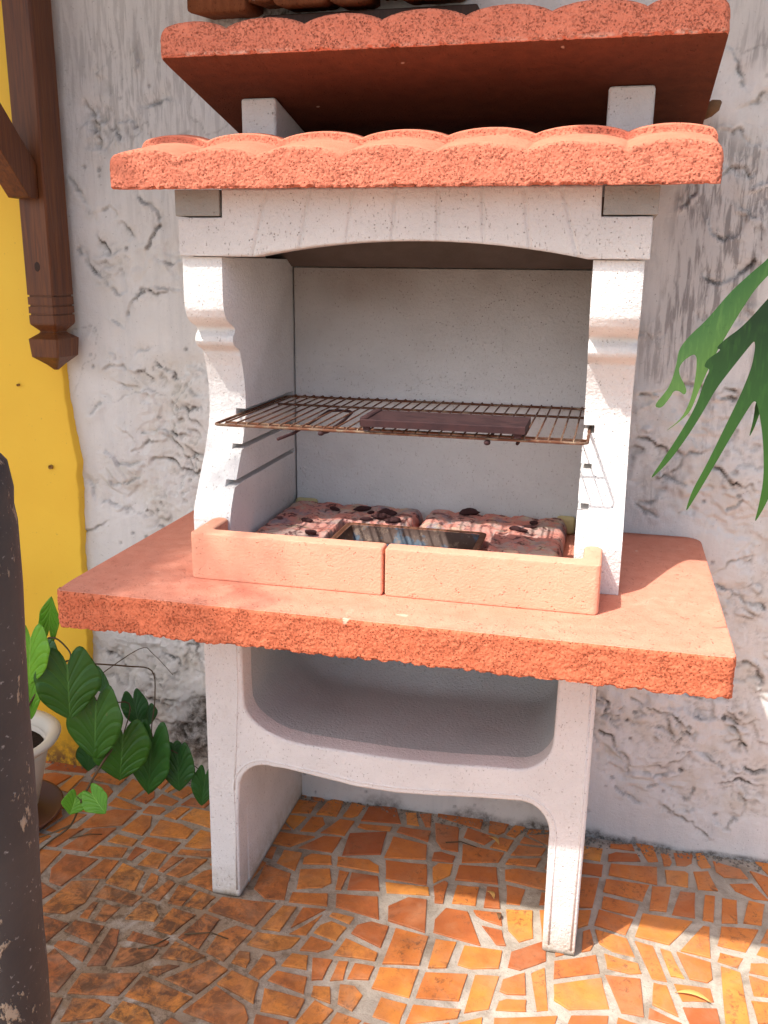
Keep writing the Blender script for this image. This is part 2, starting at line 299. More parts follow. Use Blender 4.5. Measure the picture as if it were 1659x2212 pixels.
def dirt_nodes(n):
    """brown earthy staining on the patio, in the left corner and in patches"""
    s = n.n('ShaderNodeVectorMath', operation='DISTANCE'); n.put(s.inputs[0], n.scale(n.pos, (1, 1, 0))); s.inputs[1].default_value = (-.50, -.62, 0)
    near = n.mr(s.outputs['Value'], .16, .58, 1, 0)
    blot = n.mr(n.noise(9, 7, .7, dist=1.0), .50, .66)
    a = n.math('MULTIPLY', near, n.mr(n.noise(13, 7, .72, dist=.8), .30, .50))
    return a, blot
n = NT('grout_mortar', .95, .15)
a, blot = dirt_nodes(n)
c = n.mix(n.mr(n.noise(14, 6, .6), .35, .65), (.36, .31, .25), (.52, .46, .385))
c = n.mix(n.math('MULTIPLY', blot, .6), c, (.20, .155, .11)); c = n.mix(n.math('MULTIPLY', a, .85), c, (.25, .165, .095)); c = n.mix(n.math('MULTIPLY', a, n.mr(n.noise(40, 5, .7), .5, .6, 0, .7)), c, (.09, .055, .03))
c = n.mix(n.mr(n.noise(260, 2), .64, .72, 0, .55), c, (.12, .09, .07))
n.col(c); b = n.bump(n.noise(120, 5, .7), .004, .7); n.bump(n.noise(18, 3), .01, .4, b); M_grout = n.m
gx = np.arange(-2.2, 2.6, .02); gy = np.arange(-3.2, .021, .02)
X, Y = np.meshgrid(gx, gy, indexing='ij')
Z = (fbm(X*9, Y*9, 0, 3, 3)-.5)*.0025
patio = loft('patio_floor', np.stack([X, Y, Z], -1), M_grout, closed=False); patio['kind'] = 'structure'

# --- crazy paving pieces
n = NT('broken_clay_tile', .55, .3)
tone = n.attr('tone')
c = n.ramp(tone, [(0, (.38, .105, .035)), (.35, (.56, .175, .045)), (.7, (.67, .235, .05)), (1, (.76, .31, .06))])
c = n.mix(n.mr(n.noise(22, 5, .6), .4, .7, 0, .5), c, (.36, .10, .04)); c = n.mix(n.mr(n.noise(5, 5, .6), .52, .7, 0, .55), c, (.50, .25, .13))
a, blot = dirt_nodes(n)
c = n.mix(n.math('MULTIPLY', n.mr(n.noise(70, 7, .75, dist=.5), .52, .62, 0, .8), n.mr(n.noise(8, 3), .42, .6)), c, (.17, .07, .035))
a2 = n.mr(n.noise(34, 7, .75, dist=.6), .40, .56); c = n.mix(n.math('MULTIPLY', a, n.math('ADD', n.math('MULTIPLY', a2, .6), .35)), c, (.10, .05, .028))
c = n.mix(n.math('MULTIPLY', blot, .25), c, (.45, .28, .17))
sp = n.mr(n.noise(330, 2), .67, .74, 0, .6); c = n.mix(sp, c, (.16, .06, .03))
n.col(c); n.put(n.b.inputs['Roughness'], n.mr(n.noise(40, 5), .3, .7, .38, .75))
b = n.bump(n.noise(180, 4, .6), .0012, .5); n.bump(n.noise(25, 3), .004, .5, b); M_tile = n.m

def clip(poly, p, nrm):
    out = []; m = len(poly)
    for i in range(m):
        A, B = poly[i], poly[(i+1) % m]; da = (A-p)@nrm; db = (B-p)@nrm
        if da <= 0: out.append(A)
        if da*db < 0: out.append(A+(B-A)*(da/(da-db)))
    return out
def area(P):
    P = np.array(P); x, y = P[:, 0], P[:, 1]; return .5*abs(np.dot(x, np.roll(y, -1))-np.dot(y, np.roll(x, -1)))
pieces = []
G = {}
st = .21
def gp_(i, j):
    if (i, j) not in G:
        x, y = i*st, j*st*.92
        G[i, j] = np.array([x+.13*(float(fbm(x*2.1, y*2.1, 0, 2, 301))-.5)+random.uniform(-.035, .035), y+.15*(float(fbm(x*2.1, y*2.1, 5, 2, 307))-.5)+random.uniform(-.045, .045)])
    return G[i, j]
def split(Q, skew):
    A = area(Q)
    if A < random.uniform(.0036, .0125):
        r = random.random()
        if r < .05: pieces.append([Q[0], Q[1], Q[2]]); pieces.append([Q[0], Q[2], Q[3]]); return
        if r < .38:                                   # a broken-off corner
            k = random.randrange(4); c = Q[k]; p = c+(Q[k-1]-c)*random.uniform(.2, .42); q = c+(Q[(k+1) % 4]-c)*random.uniform(.2, .42)
            pieces.append([p, q]+[Q[(k+1+m) % 4] for m in range(3)]); return
        pieces.append(list(Q)); return
    e = [np.linalg.norm(Q[(k+1) % 4]-Q[k]) for k in range(4)]
    k = 0 if e[0]+e[2] > e[1]+e[3] else 1
    c = random.uniform(.34, .66); t1 = min(.8, max(.2, c+random.gauss(0, .09))); t2 = min(.8, max(.2, c+random.gauss(0, .09)))
    a_, b_, c_, d_ = Q[k], Q[(k+1) % 4], Q[(k+2) % 4], Q[(k+3) % 4]
    p = a_+(b_-a_)*t1; q = d_+(c_-d_)*t2
    split([a_, p, q, d_], 0); split([p, b_, c_, q], 0)
for i in range(-7, 8):
    for j in range(-10, 1):
        split([gp_(i, j), gp_(i+1, j), gp_(i+1, j+1), gp_(i, j+1)], 0)
def inset(P, g):
    Q = np.array(P)
    if (np.dot(Q[:, 0], np.roll(Q[:, 1], -1))-np.dot(Q[:, 1], np.roll(Q[:, 0], -1))) < 0: Q = Q[::-1]
    R = [q for q in Q]
    for i in range(len(Q)):
        A, B = Q[i], Q[(i+1) % len(Q)]; e = B-A; L = np.linalg.norm(e)
        if L < 1e-6: continue
        nr = np.array([e[1], -e[0]])/L
        R = clip(R, A-nr*g*random.uniform(.5, 1.7), nr)
        if len(R) < 3: return None
    return R
tiles = []
cam2 = np.array([.3489, -1.9885])
for P in pieces:
    c0 = np.mean(P, 0)
    if c0[1] > -.012: continue
    R = inset(P, .0055)
    if R is None or area(R) < .0006: continue
    R = np.array(R)
    # drop very short edges, some corners knocked off
    keep = [i for i in range(len(R)) if np.linalg.norm(R[i]-R[i-1]) > .006]
    R = R[keep]
    if len(R) < 3: continue
    c = R.mean(0); th = random.gauss(0, .07); ro = np.array([[math.cos(th), -math.sin(th)], [math.sin(th), math.cos(th)]])
    R = (R-c)@ro.T*random.uniform(.93, 1.0)+c
    R = np.clip(R, [-9, -9], [9, -.006])
    tiles.append(R)
def vis(R):
    c = R.mean(0); v = Vector((c[0], c[1], 0))-cam.location
    z = v.dot(fw); a = v.dot(r2)/z; b = v.dot(u2)/z
    inside = abs(a) < .43 and abs(b) < .575
    return (1 if inside else 0)*area(R)/z**3
tiles.sort(key=vis, reverse=True)
def tile_geo(R, lift, tl):
    c = R.mean(0); m = len(R); V = []
    pts = []
    for i in range(m):                                # slightly irregular broken edge
        A, B = R[i], R[(i+1) % m]; pts.append(A)
        L = np.linalg.norm(B-A)
        if L > .02:
            e = (B-A)/L; pts.append(A+(B-A)*random.uniform(.35, .65)+np.array([e[1], -e[0]])*random.uniform(-.0012, .0008))
    pts = np.array(pts); m = len(pts)
    V += [(p[0], p[1], -.003) for p in pts]
    V += [(p[0], p[1], lift-.0008+tl[0]*(p[0]-c[0])+tl[1]*(p[1]-c[1])) for p in pts]
    q = c+(pts-c)*(1-.0016/(.001+np.linalg.norm(pts-c, axis=1, keepdims=True)))
    V += [(p[0], p[1], lift+tl[0]*(p[0]-c[0])+tl[1]*(p[1]-c[1])) for p in q]
    F = [(i, (i+1) % m, m+(i+1) % m, m+i) for i in range(m)]+[(m+i, m+(i+1) % m, 2*m+(i+1) % m, 2*m+i) for i in range(m)]+[tuple(range(2*m, 3*m))]
    return V, F
rest = []; rtone = []
for k, R in enumerate(tiles):
    V, F = tile_geo(R, random.uniform(.0022, .0042), (random.uniform(-.02, .02), random.uniform(-.02, .02)))
    c = R.mean(0)
    t = .2+.55*fbm(c[0]*3, c[1]*3, 0, 2, 5)+random.gauss(0, .21)
    if k < 300:
        o = mk('floor_tile', V, F, M_tile, patio, loc=(c[0], c[1], 0)); attr(o, 'tone', [t]*len(V))
    else: rest.append((V, F)); rtone += [t]*len(V)
V, F = join(rest); o = mk('floor_tile', V, F, M_tile, patio); attr(o, 'tone', rtone); o['kind'] = 'stuff'

# --- the old rendered wall
wx = np.arange(-1.5, 1.9, .0038); wz = np.arange(-.03, 2.45, .0038)
X, Z = np.meshgrid(wx, wz, indexing='ij')
def blobs(L):
    r = 0
    for cx, cz, sx, sz, am in L: r = r+am*np.exp(-((X-cx)/sx)**2-((Z-cz)/sz)**2)
    return r
rough = blobs([(-.58, 1.32, .13, .09, .9), (-.60, 1.02, .22, .10, 1), (-.52, .93, .15, .10, .9), (-.72, .80, .17, .10, 1.1), (-.62, .72, .2, .07, .8),
               (-.72, .33, .18, .16, 1.1), (-.60, .20, .16, .14, 1.2), (-.55, .45, .1, .2, .5), (-.78, 1.30, .10, .12, .6), (-.66, 1.55, .1, .10, .5), (-.8, 1.6, .05, .08, .8),
               (.52, .98, .20, .09, 1), (.60, 1.20, .2, .04, .6), (.62, .83, .2, .10, 1), (.55, .45, .28, .14, 1.3), (.70, .58, .2, .08, 1),
               (.50, .28, .16, .12, 1.1), (.75, .20, .22, .12, 1), (.62, 1.42, .10, .16, 1.0), (.66, 1.63, .08, .05, .6), (.72, .72, .1, .06, .8), (-.45, 1.78, .2, .1, 1), (0, .1, .5, .1, .7),
               (1.2, .9, .3, .9, .8), (-1.2, 1., .2, .8, .3)])
rough = .8*sst(.42, .85, rough*1.0+(fbm(X*5, 0, Z*5, 3, 21)-.5)*1.0)
wxp = X+(fbm(X*9, 1, Z*9, 4, 31)-.5)*.09; wzp = Z+(fbm(X*9, 5, Z*9, 4, 37)-.5)*.09
nn = fbm(wxp*6, 0, wzp*8, 5, 41, .58)
# long fissures: distance to each one and which side of it a point is on
cd = np.full(X.shape, 1.); cs = np.zeros(X.shape); cw = np.zeros(X.shape); STEP = .0038
for qi, P in enumerate(CRACKS):
    P = np.array(P); L = np.r_[0, np.cumsum(np.linalg.norm(np.diff(P, axis=0), axis=1))]
    t = np.arange(0, L[-1], .0045); px = np.interp(t, L, P[:, 0]); pz = np.interp(t, L, P[:, 1])
    px = px+(fbm(t*70, qi*3.1, 0, 3, 401)-.5)*.016; pz = pz+(fbm(t*70, qi*5.7, 9, 3, 403)-.5)*.020
    wd = .0002+.0024*vn(t*45, qi, 0, 405)**2
    for k in range(len(t)-1):
        ax, az, bx, bz = px[k], pz[k], px[k+1], pz[k+1]; R_ = .035
        i0 = max(0, int((min(ax, bx)-R_-wx[0])/STEP)); i1 = int((max(ax, bx)+R_-wx[0])/STEP)+1
        j0 = max(0, int((min(az, bz)-R_-wz[0])/STEP)); j1 = int((max(az, bz)+R_-wz[0])/STEP)+1
        sx, sz = X[i0:i1, j0:j1], Z[i0:i1, j0:j1]; dx, dz = bx-ax, bz-az; LL = dx*dx+dz*dz+1e-12
        u_ = np.clip(((sx-ax)*dx+(sz-az)*dz)/LL, 0, 1); d_ = np.hypot(sx-ax-u_*dx, sz-az-u_*dz)
        sd_ = np.sign((sx-ax)*dz-(sz-az)*dx)*(1 if qi % 3 else -1)
        c_ = cd[i0:i1, j0:j1]; mk_ = d_ < c_
        cd[i0:i1, j0:j1][mk_] = d_[mk_]; cs[i0:i1, j0:j1][mk_] = sd_[mk_]; cw[i0:i1, j0:j1][mk_] = wd[k]
rough = np.clip(rough+.45*np.exp(-(cd/.020)**2)*sst(.3, .6, fbm(X*14, 2, Z*14, 3, 409)+.1), 0, 1)
fis = (1-sst(cw, cw*1.6+.0022, cd))*sst(.0, .0014, cw)
H = (fbm(X*2.3, 0, Z*2.3, 3, 11)-.5)*.022+(fbm(X*14, 0, Z*14, 3, 12)-.5)*.003+(fbm(X*90, 0, Z*90, 2, 13)-.5)*.0005
ter = 0
for k, t in enumerate((.40, .50, .60)):
    ter = ter+sst(t, t+.010+.02*vn(X*9, k, Z*9, 57), nn+(fbm(X*60, k, Z*60, 3, 51)-.5)*.05)
H = H+rough*(ter-1.4)*.0060+rough*(fbm(X*30, 0, Z*30, 5, 15, .62)-.5)*.020
cr = np.abs(fbm(wxp*4.5, 3, wzp*4.5, 4, 61)-.5); crm = sst(.50, .60, fbm(X*3.5, 9, Z*3.5, 3, 71))
crack = (1-sst(.0016, .0065, cr))*crm
cr2 = np.abs(fbm(wxp*12, 7, wzp*12, 4, 63)-.5); crack2 = (1-sst(.002, .008, cr2))*sst(.50, .62, fbm(X*6, 19, Z*6, 3, 73))*(.25+.75*rough)
crack = np.maximum(crack, crack2*.8)
hole = (1-sst(.08, .16, worley(X*22, X*0, Z*22, 81)))*(vn(X*22, 3, Z*22, 83) > .55)
H = H-crack*.0015-hole*.003-fis*.004+cs*np.exp(-cd/.010)*.0032*(cd < .04)
gz = np.gradient(H, axis=1)/.0038; gxx = np.gradient(H, axis=0)/.0038
ledge = np.clip(np.sqrt(gz**2*.9+gxx**2*.5)-.25, 0, 1.2)*(gz > -.1)
pd = sst(.42, .58, fbm(X*13, 33, Z*13, 4, 91))
cav = (sum(np.roll(np.roll(H, a, 0), b, 1) for a in (-2, 0, 2) for b in (-2, 0, 2))/9-H)/.0015
dirt = np.clip(fis*(.15+.6*vn(X*45, 0, Z*45, 411))+ledge*.8*rough*pd+crack*.30*sst(.25, .5, fbm(X*14, 5, Z*14, 3, 99))+hole*.6+np.clip(cav, 0, 1)*.35*rough*pd, 0, 1)
foot = blobs([(-.52, .12, .12, .10, 1.0), (-.60, .24, .06, .06, .7), (-.50, .30, .04, .05, .4), (-.70, .12, .1, .08, .5), (.0, .0, .6, .06, .7), (.7, .0, .4, .02, .7), (-.45, 1.80, .25, .10, .9), (-.80, .92, .03, .03, .6), (-.9, .78, .10, .06, .5)])
grime = sst(.45, .75, foot*.8+(fbm(X*10, 77, Z*10, 5, 95)-.5)*.8)
stk = sst(.35, .6, fbm(X*12, 3, Z*8, 3, 103))*np.clip(blobs([(.50, 1.30, .12, .28, 1.1), (.62, 1.60, .16, .22, .8), (.45, .95, .06, .12, .8), (.7, 1.3, .12, .25, .8)]), 0, 1)
stk2 = .7*np.clip(blobs([(-.72, 1.72, .2, .2, .7), (-.5, 1.5, .2, .25, .4)]), 0, 1)
wallo = loft('rendered_wall', np.stack([X, -H-.012+0*X, Z], -1), None, closed=False)
wallo.data.materials.clear()
# render runs away from the camera: +y is behind
attr(wallo, 'dirt', dirt); attr(wallo, 'grime', grime); attr(wallo, 'streak', np.clip(stk+stk2, 0, 1)); attr(wallo, 'rough', rough)
n = NT('whitewashed_render', .85, .2)
d = n.attr('dirt'); gr = n.attr('grime'); sk = n.attr('streak'); rg = n.attr('rough')
c = n.mix(n.mr(n.noise(3, 5, .6), .35, .65), (.76, .745, .715), (.68, .665, .635))
c = n.mix(n.mr(n.noise(1, 5, .6, vec=n.scale(n.pos, (28, 28, 3))), .5, .75, 0, .35), c, (.50, .50, .50))
c = n.mix(n.math('MULTIPLY', rg, n.mr(n.noise(12, 6, .7), .45, .65, 0, .5)), c, (.62, .56, .45))
c = n.mix(n.math('MULTIPLY', sk, .28), c, (.36, .34, .33)); c = n.mix(n.math('MULTIPLY', n.math('MULTIPLY', sk, .75), n.mr(n.noise(1, 5, .62, vec=n.scale(n.pos, (95, 95, 10)), dist=.4), .47, .58)), c, (.22, .205, .20))
c = n.mix(n.math('MULTIPLY', gr, n.mr(n.noise(50, 6, .75), .35, .62, .25, 1)), c, (.10, .085, .07))
fl = n.mr(n.noise(150, 4, .75), .64, .70, 0, .6); c = n.mix(fl, c, (.2, .18, .16))
dd = n.math('MULTIPLY', d, n.mr(n.noise(90, 4, .7), .3, .6, .45, 1)); c = n.mix(dd, c, (.045, .037, .03))
n.col(c); b = n.bump(n.noise(48, 7, .72), .0055, .6); n.bump(n.noise(260, 4, .7), .0014, .8, b)
wallo.data.materials.append(n.m)
tag(wallo, 'old whitewashed wall with cracked crumbling render behind the barbecue', 'wall')

# --- yellow painted part of the wall
n = NT('yellow_paint', .55, .35)
c = n.mix(n.mr(n.noise(2.5, 5), .3, .7), (.90, .57, .05), (.82, .48, .035)); c = n.mix(n.mr(n.noise(140, 3), .70, .76, 0, .4), c, (.35, .2, .05))
zz = n.n('ShaderNodeSeparateXYZ'); n.put(zz.inputs[0], n.pos)
c = n.mix(n.math('MULTIPLY', n.mr(zz.outputs[2], .02, .10, 1, 0), n.mr(n.noise(25, 6, .7), .4, .55)), c, (.22, .11, .04))
n.col(c); b = n.bump(n.noise(40, 4), .002, .35); n.bump(n.noise(350, 3), .0006, .4, b)
zs = np.arange(-.01, 2.45, .008)
ex = np.interp(zs, [0, .374, .588, .70, .852, .94, 1.02, 1.3, 2.5], [-.925, -.902, -.905, -.899, -.894, -.908, -.912, -.908, -.905])+(fbm(zs*30, 0, 0, 5, 111, .6)-.5)*.012
rows = []
for z, e in zip(zs, ex):
    xs = np.concatenate([np.linspace(-1.5, e-.02, 12), [e-.006, e-.0015, e, e]])
    bu = (fbm(xs*6, 2, z*6, 3, 117)-.5)*.006
    ys = -.034-bu; ys[-2] += .002; ys[-1] = .012
    rows.append(np.stack([xs, ys, np.full_like(xs, z)], -1))
yw = loft('yellow_wall', rows, n.m, closed=False)
tag(yw, 'bright yellow painted wall surface at the left, with a ragged edge', 'wall')
n = NT('brass_hook', .4, .5); n.col((.30, .16, .04)); n.b.inputs['Metallic'].default_value = .7; M_brass = n.m
for (x, z, rr, lb) in ((-.965, .822, .0055, 'small round brass wall plug in the yellow wall, the lower right of the two'), (-1.035, 1.02, .003, 'tiny dark screw stub in the yellow wall, upper left of the round plug')):
    V, F = lathe([(0, .0), (rr*.45, 0), (rr*.5, .002), (rr, .004), (rr, -.004)], (0, 0, 0), 20)
    V = [(x+a, -.036-c_, z+b_) for a, b_, c_ in V]
    o = mk('wall_screw', V, F, M_brass, None, True, loc=(x, -.036, z)); tag(o, lb, 'screw')

# --- clay tile ledge and the roof eave above the wall (the eave itself is above the frame)
led = empty('clay_tile_ledge', (-.1, -.06, 1.80), 'row of old brown clay tiles sticking out of the wall at the top', 'ledge')
spec = [(-.515, -.392, 1.786, .024), (-.390, -.338, 1.800, .02), (-.334, -.226, 1.791, .022), (-.220, -.146, 1.789, .022), (-.090, .03, 1.792, .022), (-.142, -.095, 1.803, .02)]
for x0, x1, z, th in spec:
    rows = []
    for x in np.linspace(x0, x1, 24):
        e = min(x-x0, x1-x); dz = .006*max(0, 1-e/.014)**2; y0 = -.115+random.uniform(-.003, .003)
        rows.append([(x, y0, z+dz), (x, y0-.002, z+.006+dz), (x, y0, z+.075-dz), (x, -.02, z+.10-dz), (x, -.02, z+.012+dz)])
    under(loft('clay_tile', rows, M_oldtile, disp=lambda P, N: (fbm(P[..., 0]*130, P[..., 1]*130, P[..., 2]*130, 3, 5)-.5)*.005), led)
under(box('recess_shade_strip', -.37, .06, -.085, -.018, 1.66, 1.785, M_recess), led)  # dark strip added as the shadowed recess below the tiles
n = NT('eave_board', .8, .2); n.col((.32, .22, .14))
ev = empty('roof_eave', (0, -.4, 2.32), 'timber roof eave above the wall, over the barbecue', 'roof')
under(box('eave_deck', -2.6, 2.8, -.78, .03, 2.32, 2.36, n.m), ev)
for k in range(7):
    under(box('rafter', -2.3+k*.75, -2.22+k*.75, -.76, .02, 2.24, 2.318, M_wood), ev)

po_ = empty('porch_roof', (-2.2, -1.2, 2.95), 'timber porch roof carried by the bracket, over the yellow wall', 'roof')
under(box('porch_deck', -3.6, -1.46, -2.6, .03, 2.95, 2.99, n.m), po_)
for k in range(4): under(box('rafter', -3.3+k*.58, -3.22+k*.58, -2.55, .02, 2.86, 2.948, M_wood), po_)

# added unseen leaves at the porch roof edge, thinning out to soften its shadow
rs = np.random.RandomState(5); N_ = 15000
t = 1-np.sqrt(rs.rand(N_)); px = -1.74+t*.72; py = -2.7+rs.rand(N_)*2.6; pz = 2.97-rs.rand(N_)*.12-t*.18
d1 = rs.randn(N_, 3); d1 /= np.linalg.norm(d1, axis=1)[:, None]; d2 = np.cross(d1, rs.randn(N_, 3)); d2 /= np.linalg.norm(d2, axis=1)[:, None]
P0 = np.stack([px, py, pz], 1); sz = (.010+.010*rs.rand(N_))[:, None]
V = np.stack([P0-d1*sz, P0+d2*sz*.6, P0+d1*sz, P0-d2*sz*.6], 1).reshape(-1, 3)
F = np.arange(4*N_).reshape(-1, 4)
n = NT('shade_leaf', .6, .3); n.col((.05, .14, .02))
cv = mk('shade_leaves', V, F, n.m); cv['kind'] = 'stuff'

# ================================================================ THE BARBECUE
bbq = empty('barbecue', (0, -.22, 0), 'white cast concrete barbecue with orange worktop and two scalloped tile roofs', 'barbecue')
def part(o, label=None):
    under(o, bbq)
    if label: o['label'] = label
    return o
L0, L1, R0, R1 = -.401, -.334, .300, .3665
LF = -.424
def arc(cx, cz, rx, rz, a0, a1, k=8):
    return [(cx+rx*math.cos(math.radians(a0+(a1-a0)*i/k)), cz+rz*math.sin(math.radians(a0+(a1-a0)*i/k))) for i in range(k+1)]
ZB, ZT = .689, .757
cav = [(-.316, ZB)]+[(-.314, .50)]+arc(-.175, .462, .138, .078, 180, 268, 12)+[(-.08, .3815), (.0, .380), (.10, .3835), (.17, .389)]+arc(.225, .462, .072, .070, 278, 360, 10)+[(.2985, .56), (.2985, ZB)]
lowr = [(.300, -.001), (.2995, .25)]+arc(.243, .262, .057, .064, 0, 88, 10)+[(.16, .3195), (.08, .311), (.0, .305), (-.08, .306), (-.16, .3155), (-.23, .3235)]+arc(-.268, .262, .062, .063, 78, 180, 10)+[(-.334, .20), (-.337, -.001)]
poly = [(L0, -.001), (L0+.003, .3), (L0+.006, ZB)]+cav+[(R1+.001, ZB), (R1, .3), (R1-.003, -.001)]+lowr
part(extr('base_frame', poly, LF, LF+.052, 1, M_white, None, .0055))
# raised ribs along the inner edges of the legs and arch
def rib(pts, r=.0028):
    return tube([(p[0], LF+.0006, p[1]) for p in pts], r, 8)
ribp = [(-.3315-.012, .02), (-.329-.012, .20)]+arc(-.268, .262, .075, .076, 180, 78, 10)+[(-.16, .3285), (-.08, .319), (0, .318), (.08, .324), (.16, .3325)]+arc(.243, .262, .070, .077, 88, 0, 10)+[(.312, .2), (.3125, .02)]
V, F = join([rib(ribp, .0022), rib([(R1-.011, .015), (R1-.009, .3), (R1-.008, ZB-.004)], .0022), rib([(-.327, ZB-.004), (-.326, .50), (-.334, .36), (-.341, .26)], .0022)])
part(mk('raised_rib', V, F, M_white, None, True))
for (a, b_) in ((L0+.003, L1-.001), (R0+.001, R1-.001)):
    part(box('side_panel', a, b_, LF+.050, -.012, 0, ZB-.0015, M_white, None, .004))
# the trough shelf behind the upper opening, its underside a little lower
rows = []
out = [(-.320, ZB-.004)]+cav[1:-1]+[(.3035, ZB-.004)]
ys = np.concatenate([np.linspace(LF+.045, -.14, 16), np.linspace(-.12, -.03, 10)])
cx_, ztop = -.008, .70
for y in ys:
    t = max(0, (y+.14)/.11); rr = 1-.0*t; lift = .16*t*t
    rows.append([(p[0], y, p[1]+lift*max(0, (ZB-p[1])/.31)) for p in out])
part(loft('shelf_trough', rows, M_grey, closed=False, disp=lambda P, N: (fbm(P[..., 0]*160, P[..., 1]*160, P[..., 2]*160, 3, 7)-.5)*.0022))
rows = [[(p[0], y, p[1]-.028) for p in out[1:-1]] for y in (LF+.05, -.10, -.034)]
part(loft('shelf_underside', rows, M_white, closed=False))
part(box('shelf_back', -.331, .298, -.028, -.014, .35, ZB-.002, M_grey, None, 0))

# worktop
def ring(x, x0, x1, r):
    d = min(x-x0, x1-x); return 0 if d >= r else r-math.sqrt(max(0, r*r-(r-d)**2))
def slab_rows(x0, x1, yf, yb, zb, ztf, rc=(.012, .03), nx=.0017, topf=None, front_n=38, rnd=.007, yf2=None):
    rows = []
    n_ = int((x1-x0)/nx)
    ts = np.linspace(0, 1, n_+1)
    for t in ts:
        x = x0+(x1-x0)*t
        a = yf+ring(x, x0, x1, rc[0])+(yf2(x) if yf2 else 0); b_ = yb-ring(x, x0, x1, rc[1])
        zt = ztf(x); pts = []
        bot = zb(x) if callable(zb) else zb
        for s in (0, .25, .5, .75, .92, .99): pts.append((x, b_+(a-b_)*s, bot if not callable(zb) else zb(x, b_+(a-b_)*s)))
        z0 = zb(x, a) if callable(zb) else zb
        for s in np.linspace(0, 1, front_n): pts.append((x, a, z0+(zt-rnd-z0)*s))
        for s in (30, 60, 90): pts.append((x, a+rnd*(1-math.cos(math.radians(s))), zt-rnd+rnd*math.sin(math.radians(s))))
        pts += topf(x, a+rnd, b_, zt)
        rows.append(pts)
    return np.array(rows)
nf = 6+38
def gran(P, mask, am=.0026, seed=0, fr=150):
    x, y, z = P[..., 0]*fr, P[..., 1]*fr, P[..., 2]*fr
    w_ = worley(x*1.0, y*1.0, z*1.0, seed); f = fbm(x*.35, y*.35, z*.35, 3, seed+9)
    return mask*am*((.55-w_)*1.5+(f-.5)*1.6)
def table_top(x, a, b_, zt):
    ys = np.concatenate([np.linspace(a+.004, a+.06, 10), np.linspace(a+.08, b_, 22)])
    return [(x, y, zt-(.0025*math.exp(-((y-a)/.02)**2))) for y in ys]
rows = slab_rows(-.56, .56, -.660, -.018, ZB, lambda x: ZT, (.012, .035), .0017, table_top, 38, .006)
m = np.zeros(rows.shape[:2]); m[:, 6:nf] = 1; m[:, 4:6] = .1; m[:, nf:nf+3] = .55; m[:, nf+3:nf+6] = .22; m[:, nf+6:] = .06; m[:, :4] = .1
mt = m.copy()
def jag(rows, am, fr, seed):
    x = rows[:, 6, 0]; j = am*(.25*fbm(x*fr*.3, 0, 0, 3, seed)+np.clip(vn(x*fr, 0, 0, seed)-.45, 0, 1)**1.3*2.2*vn(x*fr*2.3, 1, 0, seed+3))
    for c, k in ((5, .5), (6, 1), (7, .8), (8, .55), (9, .3), (10, .12)): rows[:, c, 2] += j*k
    for c, k in ((4, 0), (5, .6), (6, .55), (7, .3), (8, .1)): rows[:, c, 1] += j*k
jag(rows, .006, 95, 5)
def dtab(P, N):
    d = gran(P, m, .0015, 3, 215)
    d += mt*.004*(fbm(P[..., 0]*18, P[..., 1]*18, P[..., 2]*30, 3, 17)-.5)
    edge = np.zeros_like(d); edge[:, 6:9] = -np.clip((worley(P[:, 6:9, 0]*60, P[:, 6:9, 1]*60, P[:, 6:9, 2]*60, 19)-.45), 0, 1)*.008
    return d+edge
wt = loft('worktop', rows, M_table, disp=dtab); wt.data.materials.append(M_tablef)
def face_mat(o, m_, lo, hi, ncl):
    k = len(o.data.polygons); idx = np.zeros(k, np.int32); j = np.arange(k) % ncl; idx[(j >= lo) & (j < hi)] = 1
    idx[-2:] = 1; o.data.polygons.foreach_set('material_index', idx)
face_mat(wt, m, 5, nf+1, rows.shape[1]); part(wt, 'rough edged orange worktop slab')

# front kerb of the hearth: two L blocks
GF, ZG = -.5375, .843
def kerb(sx, xa, xb):
    """xa: centre joint, xb: outer end"""
    r = .034; yb = -.437
    if sx < 0: P = [(xa, GF), (xb+.006, GF), (xb, GF+.006), (xb, yb), (xb+.006, yb+.009), (xb+.020, yb+.012), (xb+.031, yb+.004), (xb+.031, GF+.042), (xb+.037, GF+.034), (xa, GF+.034)]
    else: P = [(xa, GF), (xb-.006, GF), (xb, GF+.006), (xb, yb), (xb-.006, yb+.009), (xb-.020, yb+.012), (xb-.031, yb+.004), (xb-.031, GF+.042), (xb-.037, GF+.034), (xa, GF+.034)]
    o = extr('hearth_kerb', P, ZT+.0005, ZG, 2, M_curb, None, .005)
    return part(o)
kerb(-1, -.0035, -.360); kerb(1, .0, .3595)

# side pillars with their scrolled front
prof = [(1.318, -.428), (1.25, -.4292), (1.228, -.4275), (1.212, -.419), (1.201, -.403), (1.196, -.384), (1.190, -.378), (1.184, -.380), (1.179, -.388), (1.168, -.390), (1.159, -.383), (1.153, -.364), (1.147, -.3565), (1.141, -.357),
        (1.12, -.348), (1.09, -.340), (1.06, -.337), (1.03, -.339), (1.0, -.347), (.96, -.366), (.92, -.390), (.88, -.414), (.86, -.425), (.84, -.430), (.80, -.430), (ZT+.0005, -.428)]
def dense(pr, k=4):
    zz = [p[0] for p in pr][::-1]; yy = [p[1] for p in pr][::-1]
    zs = np.arange(zz[0], zz[-1], .0025); zs = np.append(zs, zz[-1])
    y = np.interp(zs, zz, yy); ker = np.array([1, 2, 1])/4.; y2 = y.copy(); y2[1:-1] = np.convolve(y, ker, 'valid'); return list(zip(y2, zs))
PD = dense(prof)
PA0, PP1, PP2, PA1 = -.401, -.3263, .3119, .3915
